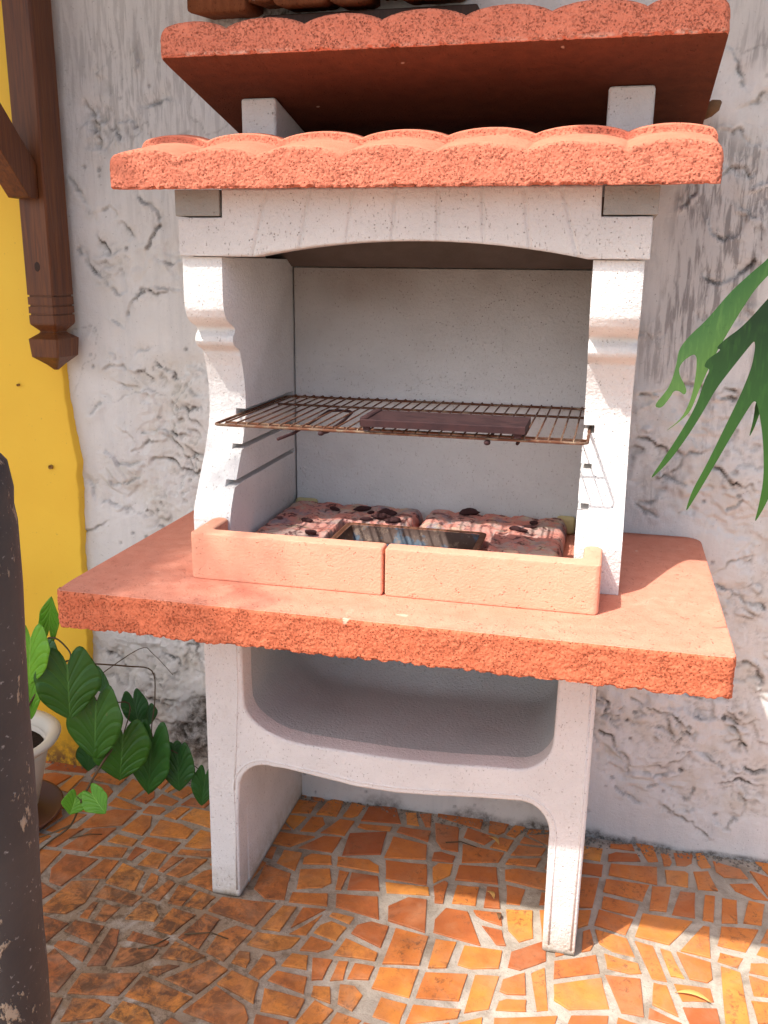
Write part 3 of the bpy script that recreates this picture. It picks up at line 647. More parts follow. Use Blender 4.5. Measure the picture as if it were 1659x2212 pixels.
def slot_cut(x0, x1):
    parts_ = []
    for z, h_ in ((.905, .005), (.968, .005), (1.0305, .0075)):
        P = [(-.62, z-.013), (-.44, z-.011), (-.36, z-h_), (-.058, z-h_), (-.058, z+h_), (-.34, z+h_), (-.62, z+h_-.001)]
        m_ = len(P); V = [(x, p[0], p[1]) for x in (x0, x1) for p in P]
        parts_.append((V, [tuple(range(m_)), tuple(range(2*m_-1, m_-1, -1))]+[(i, i+m_, (i+1) % m_+m_, (i+1) % m_) for i in range(m_)]))
    V, F = join(parts_); o = mk('cutter', V, F, M_white); bm = bmesh.new(); bm.from_mesh(o.data); bmesh.ops.recalc_face_normals(bm, faces=bm.faces); bm.to_mesh(o.data); bm.free(); return o
for x0_, x1_, c0, c1 in ((PA0, PP1, PP1-.020, PP1+.03), (PP2, PA1, PP2-.03, PP2+.019)):
    o = extr('side_pillar', [(-.032, PD[0][1])]+PD+[(-.032, PD[-1][1])], x0_, x1_, 0, M_white, None, .0035)
    o.modifiers.remove(o.modifiers['wn']); cu = slot_cut(c0, c1)
    bo = o.modifiers.new('b', 'BOOLEAN'); bo.object = cu; bo.operation = 'DIFFERENCE'; bo.solver = 'EXACT'
    bpy.context.view_layer.update(); me = bpy.data.meshes.new_from_object(o.evaluated_get(bpy.context.evaluated_depsgraph_get()))
    o.modifiers.clear(); o.data = me; bpy.data.objects.remove(cu)
    me.polygons.foreach_set('use_smooth', [True]*len(me.polygons)); me.set_sharp_from_angle(angle=math.radians(32))
    part(o)
part(box('back_panel', PP1+.003, PP2-.005, -.055, -.036, ZT+.001, 1.302, M_soot, None, .002))
n = NT('deep_shade_concrete', .95, .1); n.col(n.mix(n.noise(20, 5), (.10, .075, .06), (.17, .13, .11))); n.bump(n.noise(120), .002, .5); M_black = n.m  # near-black colour stands in for the deep shade above the back panel
part(extr('smoke_hood', [(-.060, 1.3035), (-.29, 1.424), (-.030, 1.424), (-.030, 1.3035)], PP1-.05, PP2+.05, 0, M_black, None, 0), 'sloping throat above the fire, deep shade put into its colour')
for a, b_ in ((PA0+.004, PA0+.03), (PA1-.03, PA1-.004)): part(box('hood_cheek', a, b_, -.39, -.031, 1.3185, 1.424, M_white, None, 0))

# lintel with shallow arch and moulded voussoir joints
xs = np.linspace(-.4015, .3985, 640)
def archz(x):
    t = (x-.02)/.283; return 1.3195+(.0275*(1-t*t) if abs(t) < 1 else 0)
rows = []
vb = [(-.262, .26), (-.180, .20), (-.098, .13), (-.018, .05), (.060, -.02), (.137, -.07), (.212, -.15), (.285, -.28)]
for x in xs:
    zt = 1.4310
    e = max(abs(x+.404), 0)
    if x < -.3185 or x > .3185: zt = 1.384
    za = archz(x); pts = []
    for s in (0, .5, 1): pts.append((x, -.392-.042*s, za))
    for s in np.linspace(0, 1, 22):
        z = za+(zt-za)*s; y = -.4378
        for xb_, sl in vb:
            dd = (x-(xb_+sl*(z-1.33))); y += .0032*math.exp(-(dd/.0030)**2)*(1 if z < 1.43 else 0)
        pts.append((x, y, z))
    for s in (0, .5, 1): pts.append((x, -.434+.042*s, zt))
    rows.append(pts)
part(loft('arched_lintel', rows, M_lintel, disp=lambda P, N: (fbm(P[..., 0]*110, P[..., 1]*110, P[..., 2]*110, 3, 27)-.5)*.0012, smooth=True))
for a, b_ in ((-.405, -.3225), (.3225, .4055)): part(box('support_block', a, b_, -.4405, -.20, 1.3865, 1.4300, white_concrete('grey_block_concrete', (.36, .345, .31)), None, .0015), 'grey concrete block under the roof end')

# lower roof
LV = [-.498, -.371, -.231, -.087, .060, .205, .352, .489]
UV = [-.436, -.314, -.176, -.045, .091, .225, .367, .487]
def hump(x, K, am):
    for a, b_ in zip(K[:-1], K[1:]):
        if a <= x <= b_+1e-9:
            t = (x-a)/(b_-a); return am*max(0, 1-(2*t-1)**2)**.78
    return 0
HF, ZHB = -.495, 1.4255
def roof_top(slope, lipy, crest, am, K, zb0):
    def f(x, a, b_, zt):
        pts = []
        end = ring(x, K[0], K[-1], .02)
        h = hump(x, K, am)
        base = zt
        for y in np.linspace(a+.004, lipy-.001, 24): pts.append((x, y, base+slope*(y-a)))
        zl = pts[-1][2]; lift = .0115
        if lipy < -.3:
            for s in (.3, .6, .9): pts.append((x, lipy+.0015*s, zl+lift*s))
            for k in (30, 60, 90): pts.append((x, lipy+.001+.004*(1-math.cos(math.radians(k))), zl+lift*.9+.003*math.sin(math.radians(k))))
        else:
            for s in range(6): pts.append((x, lipy+.002*s, zl+slope*.002*s))
        z2 = pts[-1][2]
        for y in np.linspace(pts[-1][1]+.006, crest, 6): pts.append((x, y, z2+slope*.8*(y-pts[-1][1]) if False else z2+slope*.7*(y-lipy-.005)))
        z3 = pts[-1][2]
        for y in np.linspace(crest+.01, b_, 8): pts.append((x, y, z3-.05*(y-crest) if lipy < -.3 else z3+slope*(y-crest)))
        return pts
    return f
def sideround(x, K, r): d = min(x-K[0], K[-1]-x); return 0 if d >= r else (r-math.sqrt(max(0, r*r-(r-d)**2)))
rows = slab_rows(LV[0], LV[-1], HF, -.04, lambda x, y=None: ZHB+.13*((y if y is not None else HF)-HF), lambda x: ZHB+.0525+hump(x, LV, .0125)-sideround(x, LV, .012), (.008, .02), .0016, roof_top(.215, -.376, -.345, .0135, LV, ZHB), 38, .006)
jag(rows, .008, 130, 15)
m2 = np.zeros(rows.shape[:2]); m2[:, 6:nf] = 1; m2[:, nf:nf+3] = .35; m2[:, nf+3:] = .09; m2[:, nf+3+24:nf+3+28] = .9
def droof(seed, m_):
    def f(P, N):
        d = gran(P, m_, .0010, seed, 240)
        pit = np.clip(.36-worley(P[..., 0]*165, P[..., 1]*165, P[..., 2]*165, seed+5), 0, 1)*(vn(P[..., 0]*45, P[..., 1]*45, P[..., 2]*45, seed) > .38)
        d -= m_*pit*.0075
        d[:, 6:9] -= np.clip(worley(P[:, 6:9, 0]*75, P[:, 6:9, 1]*75, P[:, 6:9, 2]*75, 19+seed)-.45, 0, 1)*.007
        return d
    return f
ro = loft('lower_roof', rows, M_rooftop, disp=droof(31, m2)); ro.data.materials.append(M_roof); face_mat(ro, m2, 0, nf+1, rows.shape[1])
mi = np.zeros(len(ro.data.polygons), np.int32); ro.data.polygons.foreach_get('material_index', mi); jj = np.arange(len(mi)) % rows.shape[1]; mi[(jj >= nf+25) & (jj < nf+29)] = 1; ro.data.polygons.foreach_set('material_index', mi); part(ro, 'lower scalloped tile roof with a stepped second course')
# posts between the roofs
SL = -.2197; UF, ZU = -.410, 1.6466
def und(y): return ZU+SL*(y-UF)
for a, b_ in ((-.359, -.289), (.314, .392)):
    part(extr('roof_post', [(-.240, 1.49), (-.240, und(-.240)-.001), (-.04, und(-.04)-.001), (-.04, 1.49)], a, b_, 0, M_white, None, .006))
# upper roof, tilted back towards the wall
rows = slab_rows(UV[0], UV[-1], UF, -.020, lambda x, y=None: und(y if y is not None else UF), lambda x: ZU+.041+hump(x, UV, .0135)-sideround(x, UV, .016), (.010, .01), .0016,
                 roof_top(SL, -.12, -.09, .0125, UV, ZU), 38, .006)
jag(rows, .006, 110, 25)
m3 = np.zeros(rows.shape[:2]); m3[:, 6:nf] = 1; m3[:, nf:nf+3] = .5; m3[:, nf+3:] = .1; m3[:, :6] = .1
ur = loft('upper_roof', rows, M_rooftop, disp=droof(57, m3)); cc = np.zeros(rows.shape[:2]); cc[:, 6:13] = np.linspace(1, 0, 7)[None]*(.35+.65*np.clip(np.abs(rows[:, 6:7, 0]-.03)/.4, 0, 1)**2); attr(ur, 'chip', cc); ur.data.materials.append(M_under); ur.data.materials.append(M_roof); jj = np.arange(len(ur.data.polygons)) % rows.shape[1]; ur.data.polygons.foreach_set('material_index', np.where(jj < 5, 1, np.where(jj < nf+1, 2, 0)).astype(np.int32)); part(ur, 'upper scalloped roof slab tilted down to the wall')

# ================================================================ IN THE FIREPLACE
def ridged(x0, x1, y0, y1, label, seed, skew=0):
    xs = np.linspace(x0, x1, 150); rows = []
    for x in xs:
        t = (x-x0)/(x1-x0); e = min(x-x0, x1-x)
        edge = .016*max(0, 1-e/.012)**2
        rr = abs(math.sin(math.pi*t*5))**.7*.006
        pts = [(x, y1, ZT+.001), (x, y0, ZT+.001)]
        for y in np.linspace(y0, y1, 90):
            ey = min(y-y0, y1-y); zz = ZT+.034+rr*(.4+.6*(y-y0)/(y1-y0))-edge-.014*max(0, 1-ey/.010)**2
            dn = max(-.166-x, x-.146, y+.216)
            if dn < .004: zz = ZT+.002+(zz-ZT-.002)*max(0, dn/.004)
            pts.append((x, y+skew*(x-x0), zz))
        rows.append(pts)
    m_ = np.ones((150, 92)); m_[:, :2] = 0; PZ = np.array(rows)[..., 2]; m_[PZ < ZT+.02] = 0
    o = loft('ridged_firebrick', rows, M_fire, disp=lambda P, N: m_*((fbm(P[..., 0]*60, P[..., 1]*60, 0, 4, seed)-.5)*.007-np.clip(.4-worley(P[..., 0]*55, P[..., 1]*55, P[..., 2]*0, seed), 0, 1)*.006*(vn(P[..., 0]*20, P[..., 1]*20, 0, seed) > .55)))
    return tag(o, label, 'firebrick', 'ridged fire tiles on the hearth')
n = NT('burnt_fire_tile', .9, .2)
c = n.mix(n.mr(n.noise(14, 6, .65), .35, .65), (.56, .20, .15), (.60, .27, .22))
c = n.mix(n.mr(n.noise(22, 7, .7, dist=.4), .47, .57, 0, .8), c, (.42, .33, .29))
c = n.mix(n.mr(n.noise(17, 6, .7), .55, .62, 0, .5), c, (.50, .45, .29))
c = n.mix(n.mr(n.noise(13, 6, .65), .54, .62, 0, .65), c, (.19, .20, .25))
c = n.mix(n.mr(n.noise(40, 5, .65, dist=.6), .54, .61, 0, .85), c, (.09, .03, .03))
n.col(c); n.bump(n.noise(200, 5, .7), .003, .7); M_fire = n.m
ridged(-.322, -.024, -.345, -.078, 'left ridged pink fire tile stained with soot', 3)
ridged(-.012, .286, -.345, -.078, 'right ridged pink fire tile beside the tray', 9)
n = NT('yellow_firebrick', .9, .2); n.col(n.mix(n.noise(20, 5), (.58, .50, .24), (.45, .38, .2))); n.bump(n.noise(150), .002, .6); M_yb = n.m
for (a, b_, lb) in ((-.322, -.27, 'yellowish firebrick peeping out behind the left fire tile'), (.262, .302, 'yellowish firebrick peeping out behind the right fire tile')):
    o = box('firebrick', a, b_, -.076, -.0565, ZT+.001, ZT+.040, M_yb, None, .008)
    tag(o, lb, 'brick', 'yellow firebricks at the back of the hearth')
# rusty ash tray
n = NT('rusty_blue_tray', .6, .4)
c = n.mix(n.mr(n.noise(17, 5, .6), .44, .50), (.05, .08, .115), (.06, .026, .014)); c = n.mix(n.mr(n.noise(60, 5, .7), .55, .65, 0, .7), c, (.20, .13, .085)); n.col(c)
n.bump(n.noise(150, 4), .001, .6)
tx0, tx1, ty0, ty1 = -.155, .135, -.46, -.225
tr = empty('ash_tray', ((tx0+tx1)/2, (ty0+ty1)/2, .795), 'rusty blue metal ash tray lying in front of the fire tiles', 'tray')
def rr_(x0, x1, y0, y1, r, z, k=5):
    P = []
    for cx, cy, a in ((x1-r, y1-r, 0), (x0+r, y1-r, 90), (x0+r, y0+r, 180), (x1-r, y0+r, 270)):
        for i in range(k+1):
            t = math.radians(a+90*i/k); P.append((cx+r*math.cos(t), cy+r*math.sin(t), z))
    return P
def inset_rect(d, z): return rr_(tx0+d, tx1-d, ty0+d, ty1-d, max(.003, .012-d*.3), z)
zr = ZT+.036
pan = [inset_rect(.012, zr-.0005), inset_rect(.022, zr-.029), inset_rect(.027, zr-.0305), [( (tx0+tx1)/2, (ty0+ty1)/2, zr-.0305)]*24]
under(loft('tray_pan', pan, n.m, closed=True, caps=False), tr)
rim = [inset_rect(.0, zr-.003), inset_rect(.0, zr), inset_rect(.004, zr+.002), inset_rect(.012, zr)]
under(loft('tray_rim', rim, metal('rust', (.2, .09, .05), (.16, .06, .03), .7, .6, .3), closed=True, caps=False), tr)
# charcoal crumbs
n = NT('charcoal', .85, .2); n.col((.045, .018, .018)); n.bump(n.noise(200), .002, .8)
CH = [(-.234, -.25, .010), (-.197, -.335, .012), (-.122, -.21, .009), (-.125, -.155, .008), (-.094, -.184, .013), (-.061, -.205, .011), (-.089, -.145, .013), (-.204, -.149, .009), (.08, -.105, .017), (.197, -.203, .010), (.22, -.143, .009), (.214, -.173, .007), (-.15, -.13, .010)]
CL = ['small charcoal crumb on the left fire tile near its side edge', 'charcoal lump at the front of the left fire tile', 'dark crumb near the middle of the left fire tile', 'small dark crumb behind the middle of the left fire tile', 'flat charcoal piece at the right of the left fire tile', 'charcoal piece at the right edge of the left fire tile by the tray', 'blackest charcoal piece at the back right of the left fire tile', 'small crumb at the back left of the left fire tile', 'largest charcoal lump, at the back edge of the right fire tile', 'flat charcoal flake, front one of three on the right fire tile', 'charcoal flake, rear one of three on the right fire tile', 'smallest charcoal flake, middle of three on the right fire tile', 'charcoal crumb at the middle back of the left fire tile']
for (x, y, r), lb in zip(CH, CL):
    bm = bmesh.new(); bmesh.ops.create_icosphere(bm, subdivisions=3, radius=r*.95)
    sx, sy, a = random.uniform(1.0, 1.9), random.uniform(.45, .8), random.uniform(-.5, .9)
    for v in bm.verts:
        k = .45+1.1*float(vn(v.co.x*110+x*99, v.co.y*90, v.co.z*90, 3)); v.co *= k; v.co.x *= sx; v.co.y *= sy; v.co.z *= .5
    bmesh.ops.rotate(bm, verts=bm.verts, matrix=Matrix.Rotation(a, 3, 'Z'))
    me = bpy.data.meshes.new('charcoal_piece'); bm.to_mesh(me); bm.free(); me.materials.append(n.m); me.shade_smooth()
    o = bpy.data.objects.new('charcoal_piece', me); COL.objects.link(o); o.location = (x, y, ZT+.040+r*.2); tag(o, lb, 'charcoal', 'charcoal crumbs on the fire tiles')

# ================================================================ COOKING GRATE
ZQ = 1.0265; y0, y1 = -.462, -.068; x0, x1 = -.338, .3225
gr_ = empty('cooking_grate', (0, -.26, ZQ), 'rusty wire cooking grate slotted between the white pillars', 'grate')
def rail(name, pts, r, mt=M_wire):
    V, F = tube(pts, r, 8); return under(mk(name, V, F, mt, None, True), gr_)
c_ = .012
frame = [(x0+c_, y0, ZQ), (x1-c_, y0, ZQ)]+[(x1-c_+c_*math.sin(math.radians(a)), y0+c_-c_*math.cos(math.radians(a)), ZQ) for a in (30, 60, 90)]+[(x1, y1-c_, ZQ)]+[(x1-c_+c_*math.cos(math.radians(a)), y1-c_+c_*math.sin(math.radians(a)), ZQ) for a in (30, 60, 90)]+[(x0+c_, y1, ZQ)]+[(x0+c_-c_*math.sin(math.radians(a)), y1-c_+c_*math.cos(math.radians(a)), ZQ) for a in (30, 60, 90)]+[(x0, y0+c_, ZQ)]+[(x0+c_-c_*math.cos(math.radians(a)), y0+c_-c_*math.sin(math.radians(a)), ZQ) for a in (30, 60, 90)]
rail('frame_wire', frame, .0026)
rail('cross_wire', [(x0, -.408, ZQ-.0045), (x1, -.408, ZQ-.0045)], .0024)
rail('cross_wire', [(x0, -.158, ZQ-.0045), (x1, -.158, ZQ-.0045)], .0024)
NB = 31
V, F = tube([(0, y0-.0005, ZQ+.002), (0, y0+.006, ZQ+.0042), (0, -.3, ZQ+.0038), (0, y1-.004, ZQ+.0042), (0, y1+.002, ZQ+.002)], .0016, 6)
b0 = under(mk('grate_bar', [(a-0, b_, c2) for a, b_, c2 in V], F, M_wire, None, True), gr_)
for k in range(NB):
    o = b0 if k == 0 else b0.copy()
    if k: COL.objects.link(o)
    o.location.x = x0+.022+(x1-x0-.044)*k/(NB-1)
for P in ([(-.200, -.505, ZQ-.012), (-.190, -.456, ZQ-.010), (-.195, -.30, ZQ-.008), (-.200, -.205, ZQ-.007), (-.185, -.192, ZQ-.007), (-.160, -.195, ZQ-.007), (-.150, -.21, ZQ-.007), (-.140, -.30, ZQ-.008), (-.136, -.42, ZQ-.010), (-.136, -.46, ZQ-.006)],
          [(.158, -.465, ZQ-.006), (.154, -.40, ZQ-.010), (.154, -.25, ZQ-.007), (.162, -.195, ZQ-.006), (.185, -.185, ZQ-.006), (.205, -.20, ZQ-.006), (.210, -.26, ZQ-.007), (.206, -.44, ZQ-.010)]):
    h = rail('folding_handle', P, .0030, M_iron)
    e = P[-1] if P[0][0] < 0 else P[0]
    bm = bmesh.new(); bmesh.ops.create_icosphere(bm, subdivisions=2, radius=.0058)
    for v in bm.verts: v.co.y *= 1.5; v.co.z *= .8
    me = bpy.data.meshes.new('handle_knob'); bm.to_mesh(me); bm.free(); me.materials.append(M_iron); me.shade_smooth()
    k = bpy.data.objects.new('handle_knob', me); COL.objects.link(k); k.parent = h; k.location = Vector(e)-gr_.location-Vector((0, 0, 0))+gr_.location-Vector(gr_.location)*0
    k.location = Vector(e)
# griddle plate
zp = ZQ+.0062
gp = empty('griddle_plate', (.08, -.40, zp), 'dark rusty cast iron griddle plate lying on the wire grate', 'griddle')
px0, px1, py0, py1 = -.060, .221, -.478, -.365
rows = []
for x in np.linspace(px0, px1, 8): rows.append([(x, py0, zp+.0065), (x, py0, zp+.0175), (x, py0+.002, zp+.019), (x, py1-.002, zp+.019), (x, py1, zp+.0175), (x, py1, zp+.0065)])
under(loft('plate', rows, M_iron, smooth=False), gp)
V = []; F = []
parts_ = []
for k in range(15):
    y = py0+.008+k*(py1-py0-.016)/14; parts_.append(tube([(px0-.001, y, zp+.0085), (px0-.001, y, zp+.0195), (px0+.012, y, zp+.0200)], .0024, 6))
V, F = join(parts_); under(mk('serrated_edge', V, F, M_iron, None, True), gp)
for x in (px0+.010, px1-.012):
    for y in (py0+.007, py1-.007): under(box('foot', x-.006, x+.006, y-.004, y+.004, zp-.001, zp+.0068, M_iron, None, .001), gp)

# ================================================================ TIMBER BRACKET
tp = empty('timber_bracket', (-.9, -.07, 1.07), 'dark stained timber post with turned drop end and diagonal brace on the left wall', 'bracket')
bx0, bx1, by0, by1 = -.934, -.866, -.120, -.036
cx, cy = (bx0+bx1)/2, (by0+by1)/2
def sq(hw, hd, z, ch=.004, c=(cx, cy)):
    x, y = c; return [(x-hw+ch, y-hd, z), (x+hw-ch, y-hd, z), (x+hw, y-hd+ch, z), (x+hw, y+hd-ch, z), (x+hw-ch, y+hd, z), (x-hw+ch, y+hd, z), (x-hw, y+hd-ch, z), (x-hw, y-hd+ch, z)]
hw, hd = (bx1-bx0)/2, (by1-by0)/2
rows = []
def grv(z): return [sq(hw, hd, z-.0022), sq(hw-.003, hd-.003, z-.0018), sq(hw-.003, hd-.003, z+.0018), sq(hw, hd, z+.0022)]
rows += [sq(hw*.60, hd*.60, 1.1535), sq(hw*.62, hd*.62, 1.156), sq(hw-.001, hd-.001, 1.170), sq(hw, hd, 1.174)]
for z in (1.193, 1.212, 1.2335): rows += grv(z)
rows += [sq(hw, hd, z) for z in (1.3, 1.45, 1.7, 2.0, 2.26)]
rows = [np.array(r) for r in rows]
under(loft('post_shaft', [np.array(r) for r in rows], M_wood, smooth=False), tp)
rows = [sq(.004, .004, 1.066, .001), sq(hw*.45, hd*.45, 1.079), sq(hw+.001, hd+.001, 1.098), sq(hw+.004, hd+.004, 1.138), sq(hw*.66, hd*.66, 1.150), sq(hw*.60, hd*.60, 1.153)]
under(loft('drop_finial', rows, M_wood, smooth=False), tp)
o = extr('diagonal_brace', [(-.121, 1.440), (-.156, 1.440), (-.70, 1.985), (-.70, 2.09), (-.121, 1.512)], -.932, -.880, 0, M_wood, None, .003); under(o, tp)
n = NT('dark_knot', .6, .3); n.col(n.mix(n.noise(300, 3), (.02, .008, .005), (.05, .02, .01)))
V, F = lathe([(0, .0), (.0075, .0), (.0095, -.0008), (.010, -.004)], (0, 0, 0), 24)
V = [(-.900+a*.85, -.1202-c2*.5, 1.297+b_*1.25) for a, b_, c2 in V]; under(mk('wood_knot', V, F, n.m, None, True), tp)

# ================================================================ RUSTY POLE CLOSE TO THE CAMERA
n = NT('flaking_painted_pole', .6, .35)
f = n.noise(1, 6, .68, vec=n.scale(n.pos, (38, 38, 17)), dist=.15); c = n.mix(n.mr(n.noise(9, 4), .4, .7), (.030, .022, .022), (.06, .045, .042))
c = n.mix(n.mr(f, .575, .595), c, (.34, .24, .17)); c = n.mix(n.mr(n.noise(260, 3), .66, .72, 0, .6), c, (.35, .3, .28)); n.col(c)
b = n.bump(n.mr(f, .565, .61), .0015, .8); n.bump(n.noise(90, 4), .0015, .5, b); M_pole = n.m
pr = .030; 
prof_ = [(0, 1.2085), (.010, 1.2080), (.020, 1.203), (.0265, 1.195), (.0290, 1.180), (.0285, 1.170), (.030, 1.160)]+[(.030+.0006*math.sin(k*1.7), 1.16-k*.04) for k in range(1, 30)]
def pole_pt(z): return (-.0075-.034*(1.15-z), -1.55)
V, F = lathe(prof_, (0, 0, 0), 32); V = [(pole_pt(z)[0]+a, pole_pt(z)[1]+b_, z) for a, b_, z in V]
po = mk('rusty_pole', V, F, M_pole, None, True); tag(po, 'dark round metal post with flaking paint at the left edge, nearest the camera', 'pole')

# ================================================================ FLOWER POT AND VINE
n = NT('cream_plastic', .45, .4); n.col(n.mix(n.noise(12, 4), (.66, .60, .50), (.58, .52, .42))); M_pot = n.m
pc = (-1.003, -.29, .0)
pot = empty('flower_pot', pc, 'cream white plastic flower pot beside the dark pole at the yellow wall', 'flower pot')
V, F = lathe([(0, .028), (.072, .028), (.080, .034), (.098, .11), (.112, .17), (.116, .195), (.108, .195), (.104, .17), (.06, .168), (0, .17)], pc, 48)
under(mk('pot_body', V, F, M_pot, None, True), pot)
V, F = lathe([(.117, .190), (.128, .196), (.142, .208), (.146, .216), (.142, .221), (.130, .222), (.118, .216), (.110, .200), (.108, .19), (.117, .19)], pc, 48)
under(mk('pot_rim', V, F, M_pot, None, True), pot)
n = NT('potting_soil', .95, .1); n.col((.03, .02, .014)); n.bump(n.noise(120), .01, 1)
V, F = lathe([(0, .186), (.105, .184)], pc, 24); under(mk('soil', V, F, n.m, None, True), pot)
n = NT('brown_saucer', .5, .4); n.col((.12, .045, .025))
V, F = lathe([(0, .008), (.118, .008), (.135, .028), (.140, .029), (.139, .024), (.120, .004), (0, .003)], (pc[0], pc[1]-.005, 0), 48)
o = mk('pot_saucer', V, F, n.m, None, True); tag(o, 'brown round saucer under the cream flower pot', 'saucer')

def leaf_mat(name, c0, c1, vein):
    n = NT(name, .42, .45)
    uv = n.n('ShaderNodeUVMap').outputs[0]; s = n.n('ShaderNodeSeparateXYZ'); n.put(s.inputs[0], uv)
    u = n.math('ABSOLUTE', n.math('SUBTRACT', s.outputs[0], .5)); v = s.outputs[1]
    k = n.math('FRACT', n.math('MULTIPLY', n.math('ADD', v, n.math('MULTIPLY', n.math('POWER', u, .8), -.75)), 5.2))
    k = n.math('ABSOLUTE', n.math('SUBTRACT', k, .5))
    side = n.mr(k, .0, .035, 1, 0); mid = n.mr(u, .0, .022, 1, 0); ve = n.math('MAXIMUM', n.math('MULTIPLY', side, .5), mid)
    c = n.mix(n.mr(n.noise(30, 5, .6), .35, .7), c0, c1); c = n.mix(n.mr(n.n('ShaderNodeObjectInfo').outputs['Random'], 0, 1, 0, .6), c, tuple(q*w_ for q, w_ in zip(c0, (.55, .62, 1.)))); c = n.mix(n.math('MULTIPLY', ve, .8), c, vein); c = n.mix(n.mr(n.noise(75, 4, .7), .66, .72, 0, .6), c, (.16, .13, .03)); n.col(c)
    b = n.bump(n.mr(k, .0, .25), .003, .45); n.bump(n.noise(160, 3), .0008, .35, b)
    n.b.inputs['Subsurface Weight'].default_value = 0
    tr = n.n('ShaderNodeBsdfTranslucent'); n.put(tr.inputs[0], n.mix(.5, c, (.25, .5, .03))); mx = n.n('ShaderNodeMixShader'); mx.inputs[0].default_value = .22
    out = n.t.nodes['Material Output']; n.t.links.new(n.b.outputs[0], mx.inputs[1]); n.t.links.new(tr.outputs[0], mx.inputs[2]); n.t.links.new(mx.outputs[0], out.inputs[0])
    return n.m
ML = [leaf_mat('vine_leaf_green', (.04, .15, .012), (.065, .21, .018), (.11, .28, .05)), leaf_mat('vine_leaf_dark', (.022, .11, .015), (.035, .15, .02), (.06, .18, .04)), leaf_mat('vine_leaf_young', (.14, .40, .02), (.20, .50, .03), (.3, .55, .08))]
def heart(name, A, T, hw_, mat, parent, fold=.25, droop=.15, seed=0):
    A, T = Vector(A), Vector(T); d = T-A; L = d.length; d.normalize()
    rn = random.Random(seed)
    nrm = Vector((.30+rn.uniform(-.3, .3), -.88, .38+rn.uniform(-.15, .15))); nrm = (nrm-d*nrm.dot(d)).normalized(); su = d.cross(nrm).normalized()
    NT_, NU = 18, 8; V = []; UVs = []; F = []
    for i in range(NT_+1):
        t = i/NT_
        wv = hw_*min(1, (math.sin(math.pi*min(1, (t*.80+.20)**.82)))**.75*1.03)*(1-.35*max(0, t-.55)) if t < 1 else 0
        for j in range(-NU, NU+1):
            u = j/NU; a = abs(u)
            y = t*L-(1-t)**1.8*L*.33*(math.sin(math.pi*min(1, a*1.0)))**.8*(1 if a > 0 else 0)
            wob = 1+.05*math.sin(t*9+seed+u)
            p = A+d*y+su*(u*wv*wob)+nrm*(fold*a*wv*.7-droop*L*t*t*.6-.02*L*a*a+.03*L*math.sin(t*12+a*3+seed)*a*.35)
            V.append(tuple(p)); UVs.append((u*.5+.5, 1-t))
    m_ = 2*NU+1
    for i in range(NT_):
        for j in range(m_-1): F.append((i*m_+j, i*m_+j+1, (i+1)*m_+j+1, (i+1)*m_+j))
    o = mk(name, V, F, mat, None, True)
    uvl = o.data.uv_layers.new(name='UVMap')
    li = np.zeros(len(o.data.loops), np.int32); o.data.loops.foreach_get('vertex_index', li)
    uvl.data.foreach_set('uv', np.array(UVs, np.float32)[li].ravel())
    sm = o.modifiers.new('thick', 'SOLIDIFY'); sm.thickness = .0006
    under(o, parent); return o
vine = empty('potted_vine', (pc[0]+.04, pc[1], .19), 'trailing heart-leaved green vine spilling from the cream pot onto the patio', 'plant')
n = NT('vine_stem', .6, .3); n.col((.09, .055, .025)); M_stem = n.m
for k, (A, T, hw_, kind) in enumerate(LEAVES): heart('leaf', A, T, hw_*1.08, ML[kind], vine, .28 if kind != 2 else .4, .12, k)
def stem(P, r):
    P = [Vector(p) for p in P]; Q = []
    for i in range(len(P)-1):
        for s in range(5):
            t = s/5; p0, p1, p2, p3 = P[max(i-1, 0)], P[i], P[i+1], P[min(i+2, len(P)-1)]
            Q.append(.5*((2*p1)+(p2-p0)*t+(2*p0-5*p1+4*p2-p3)*t*t+(3*p1-p0-3*p2+p3)*t**3))
    Q.append(P[-1]); V, F = tube(Q, [r*(1-.5*i/len(Q)) for i in range(len(Q))], 7); return under(mk('stem', V, F, M_stem, None, True), vine)
stem([(-.99, -.29, .19), (-.92, -.26, .40), (-.862, -.25, .47), (-.80, -.27, .45), (-.789, -.298, .432)], .0028)
stem([(-.99, -.27, .19), (-.90, -.20, .36), (-.82, -.18, .38), (-.742, -.268, .332), (-.70, -.2, .30), (-.697, -.238, .24)], .0026)
stem([(-.82, -.18, .38), (-.74, -.13, .36), (-.69, -.10, .34), (-.67, -.13, .28), (-.65, -.188, .208), (-.60, -.158, .158), (-.536, -.148, .105)], .002)
stem([(-.85, -.12, .30), (-.75, -.05, .37), (-.71, -.05, .36), (-.66, -.05, .31)], .0013)
stem([(-.715, -.25, .217), (-.739, -.30, .165), (-.762, -.33, .109), (-.80, -.325, .035), (-.835, -.36, .008), (-.85, -.47, .006)], .0032)
stem([(-.80, -.325, .035), (-.86, -.35, .012), (-.93, -.40, .010)], .0026)
stem([(-.762, -.33, .109), (-.774, -.33, .119)], .0015); stem([(-.762, -.33, .109), (-.734, -.33, .132)], .0015)

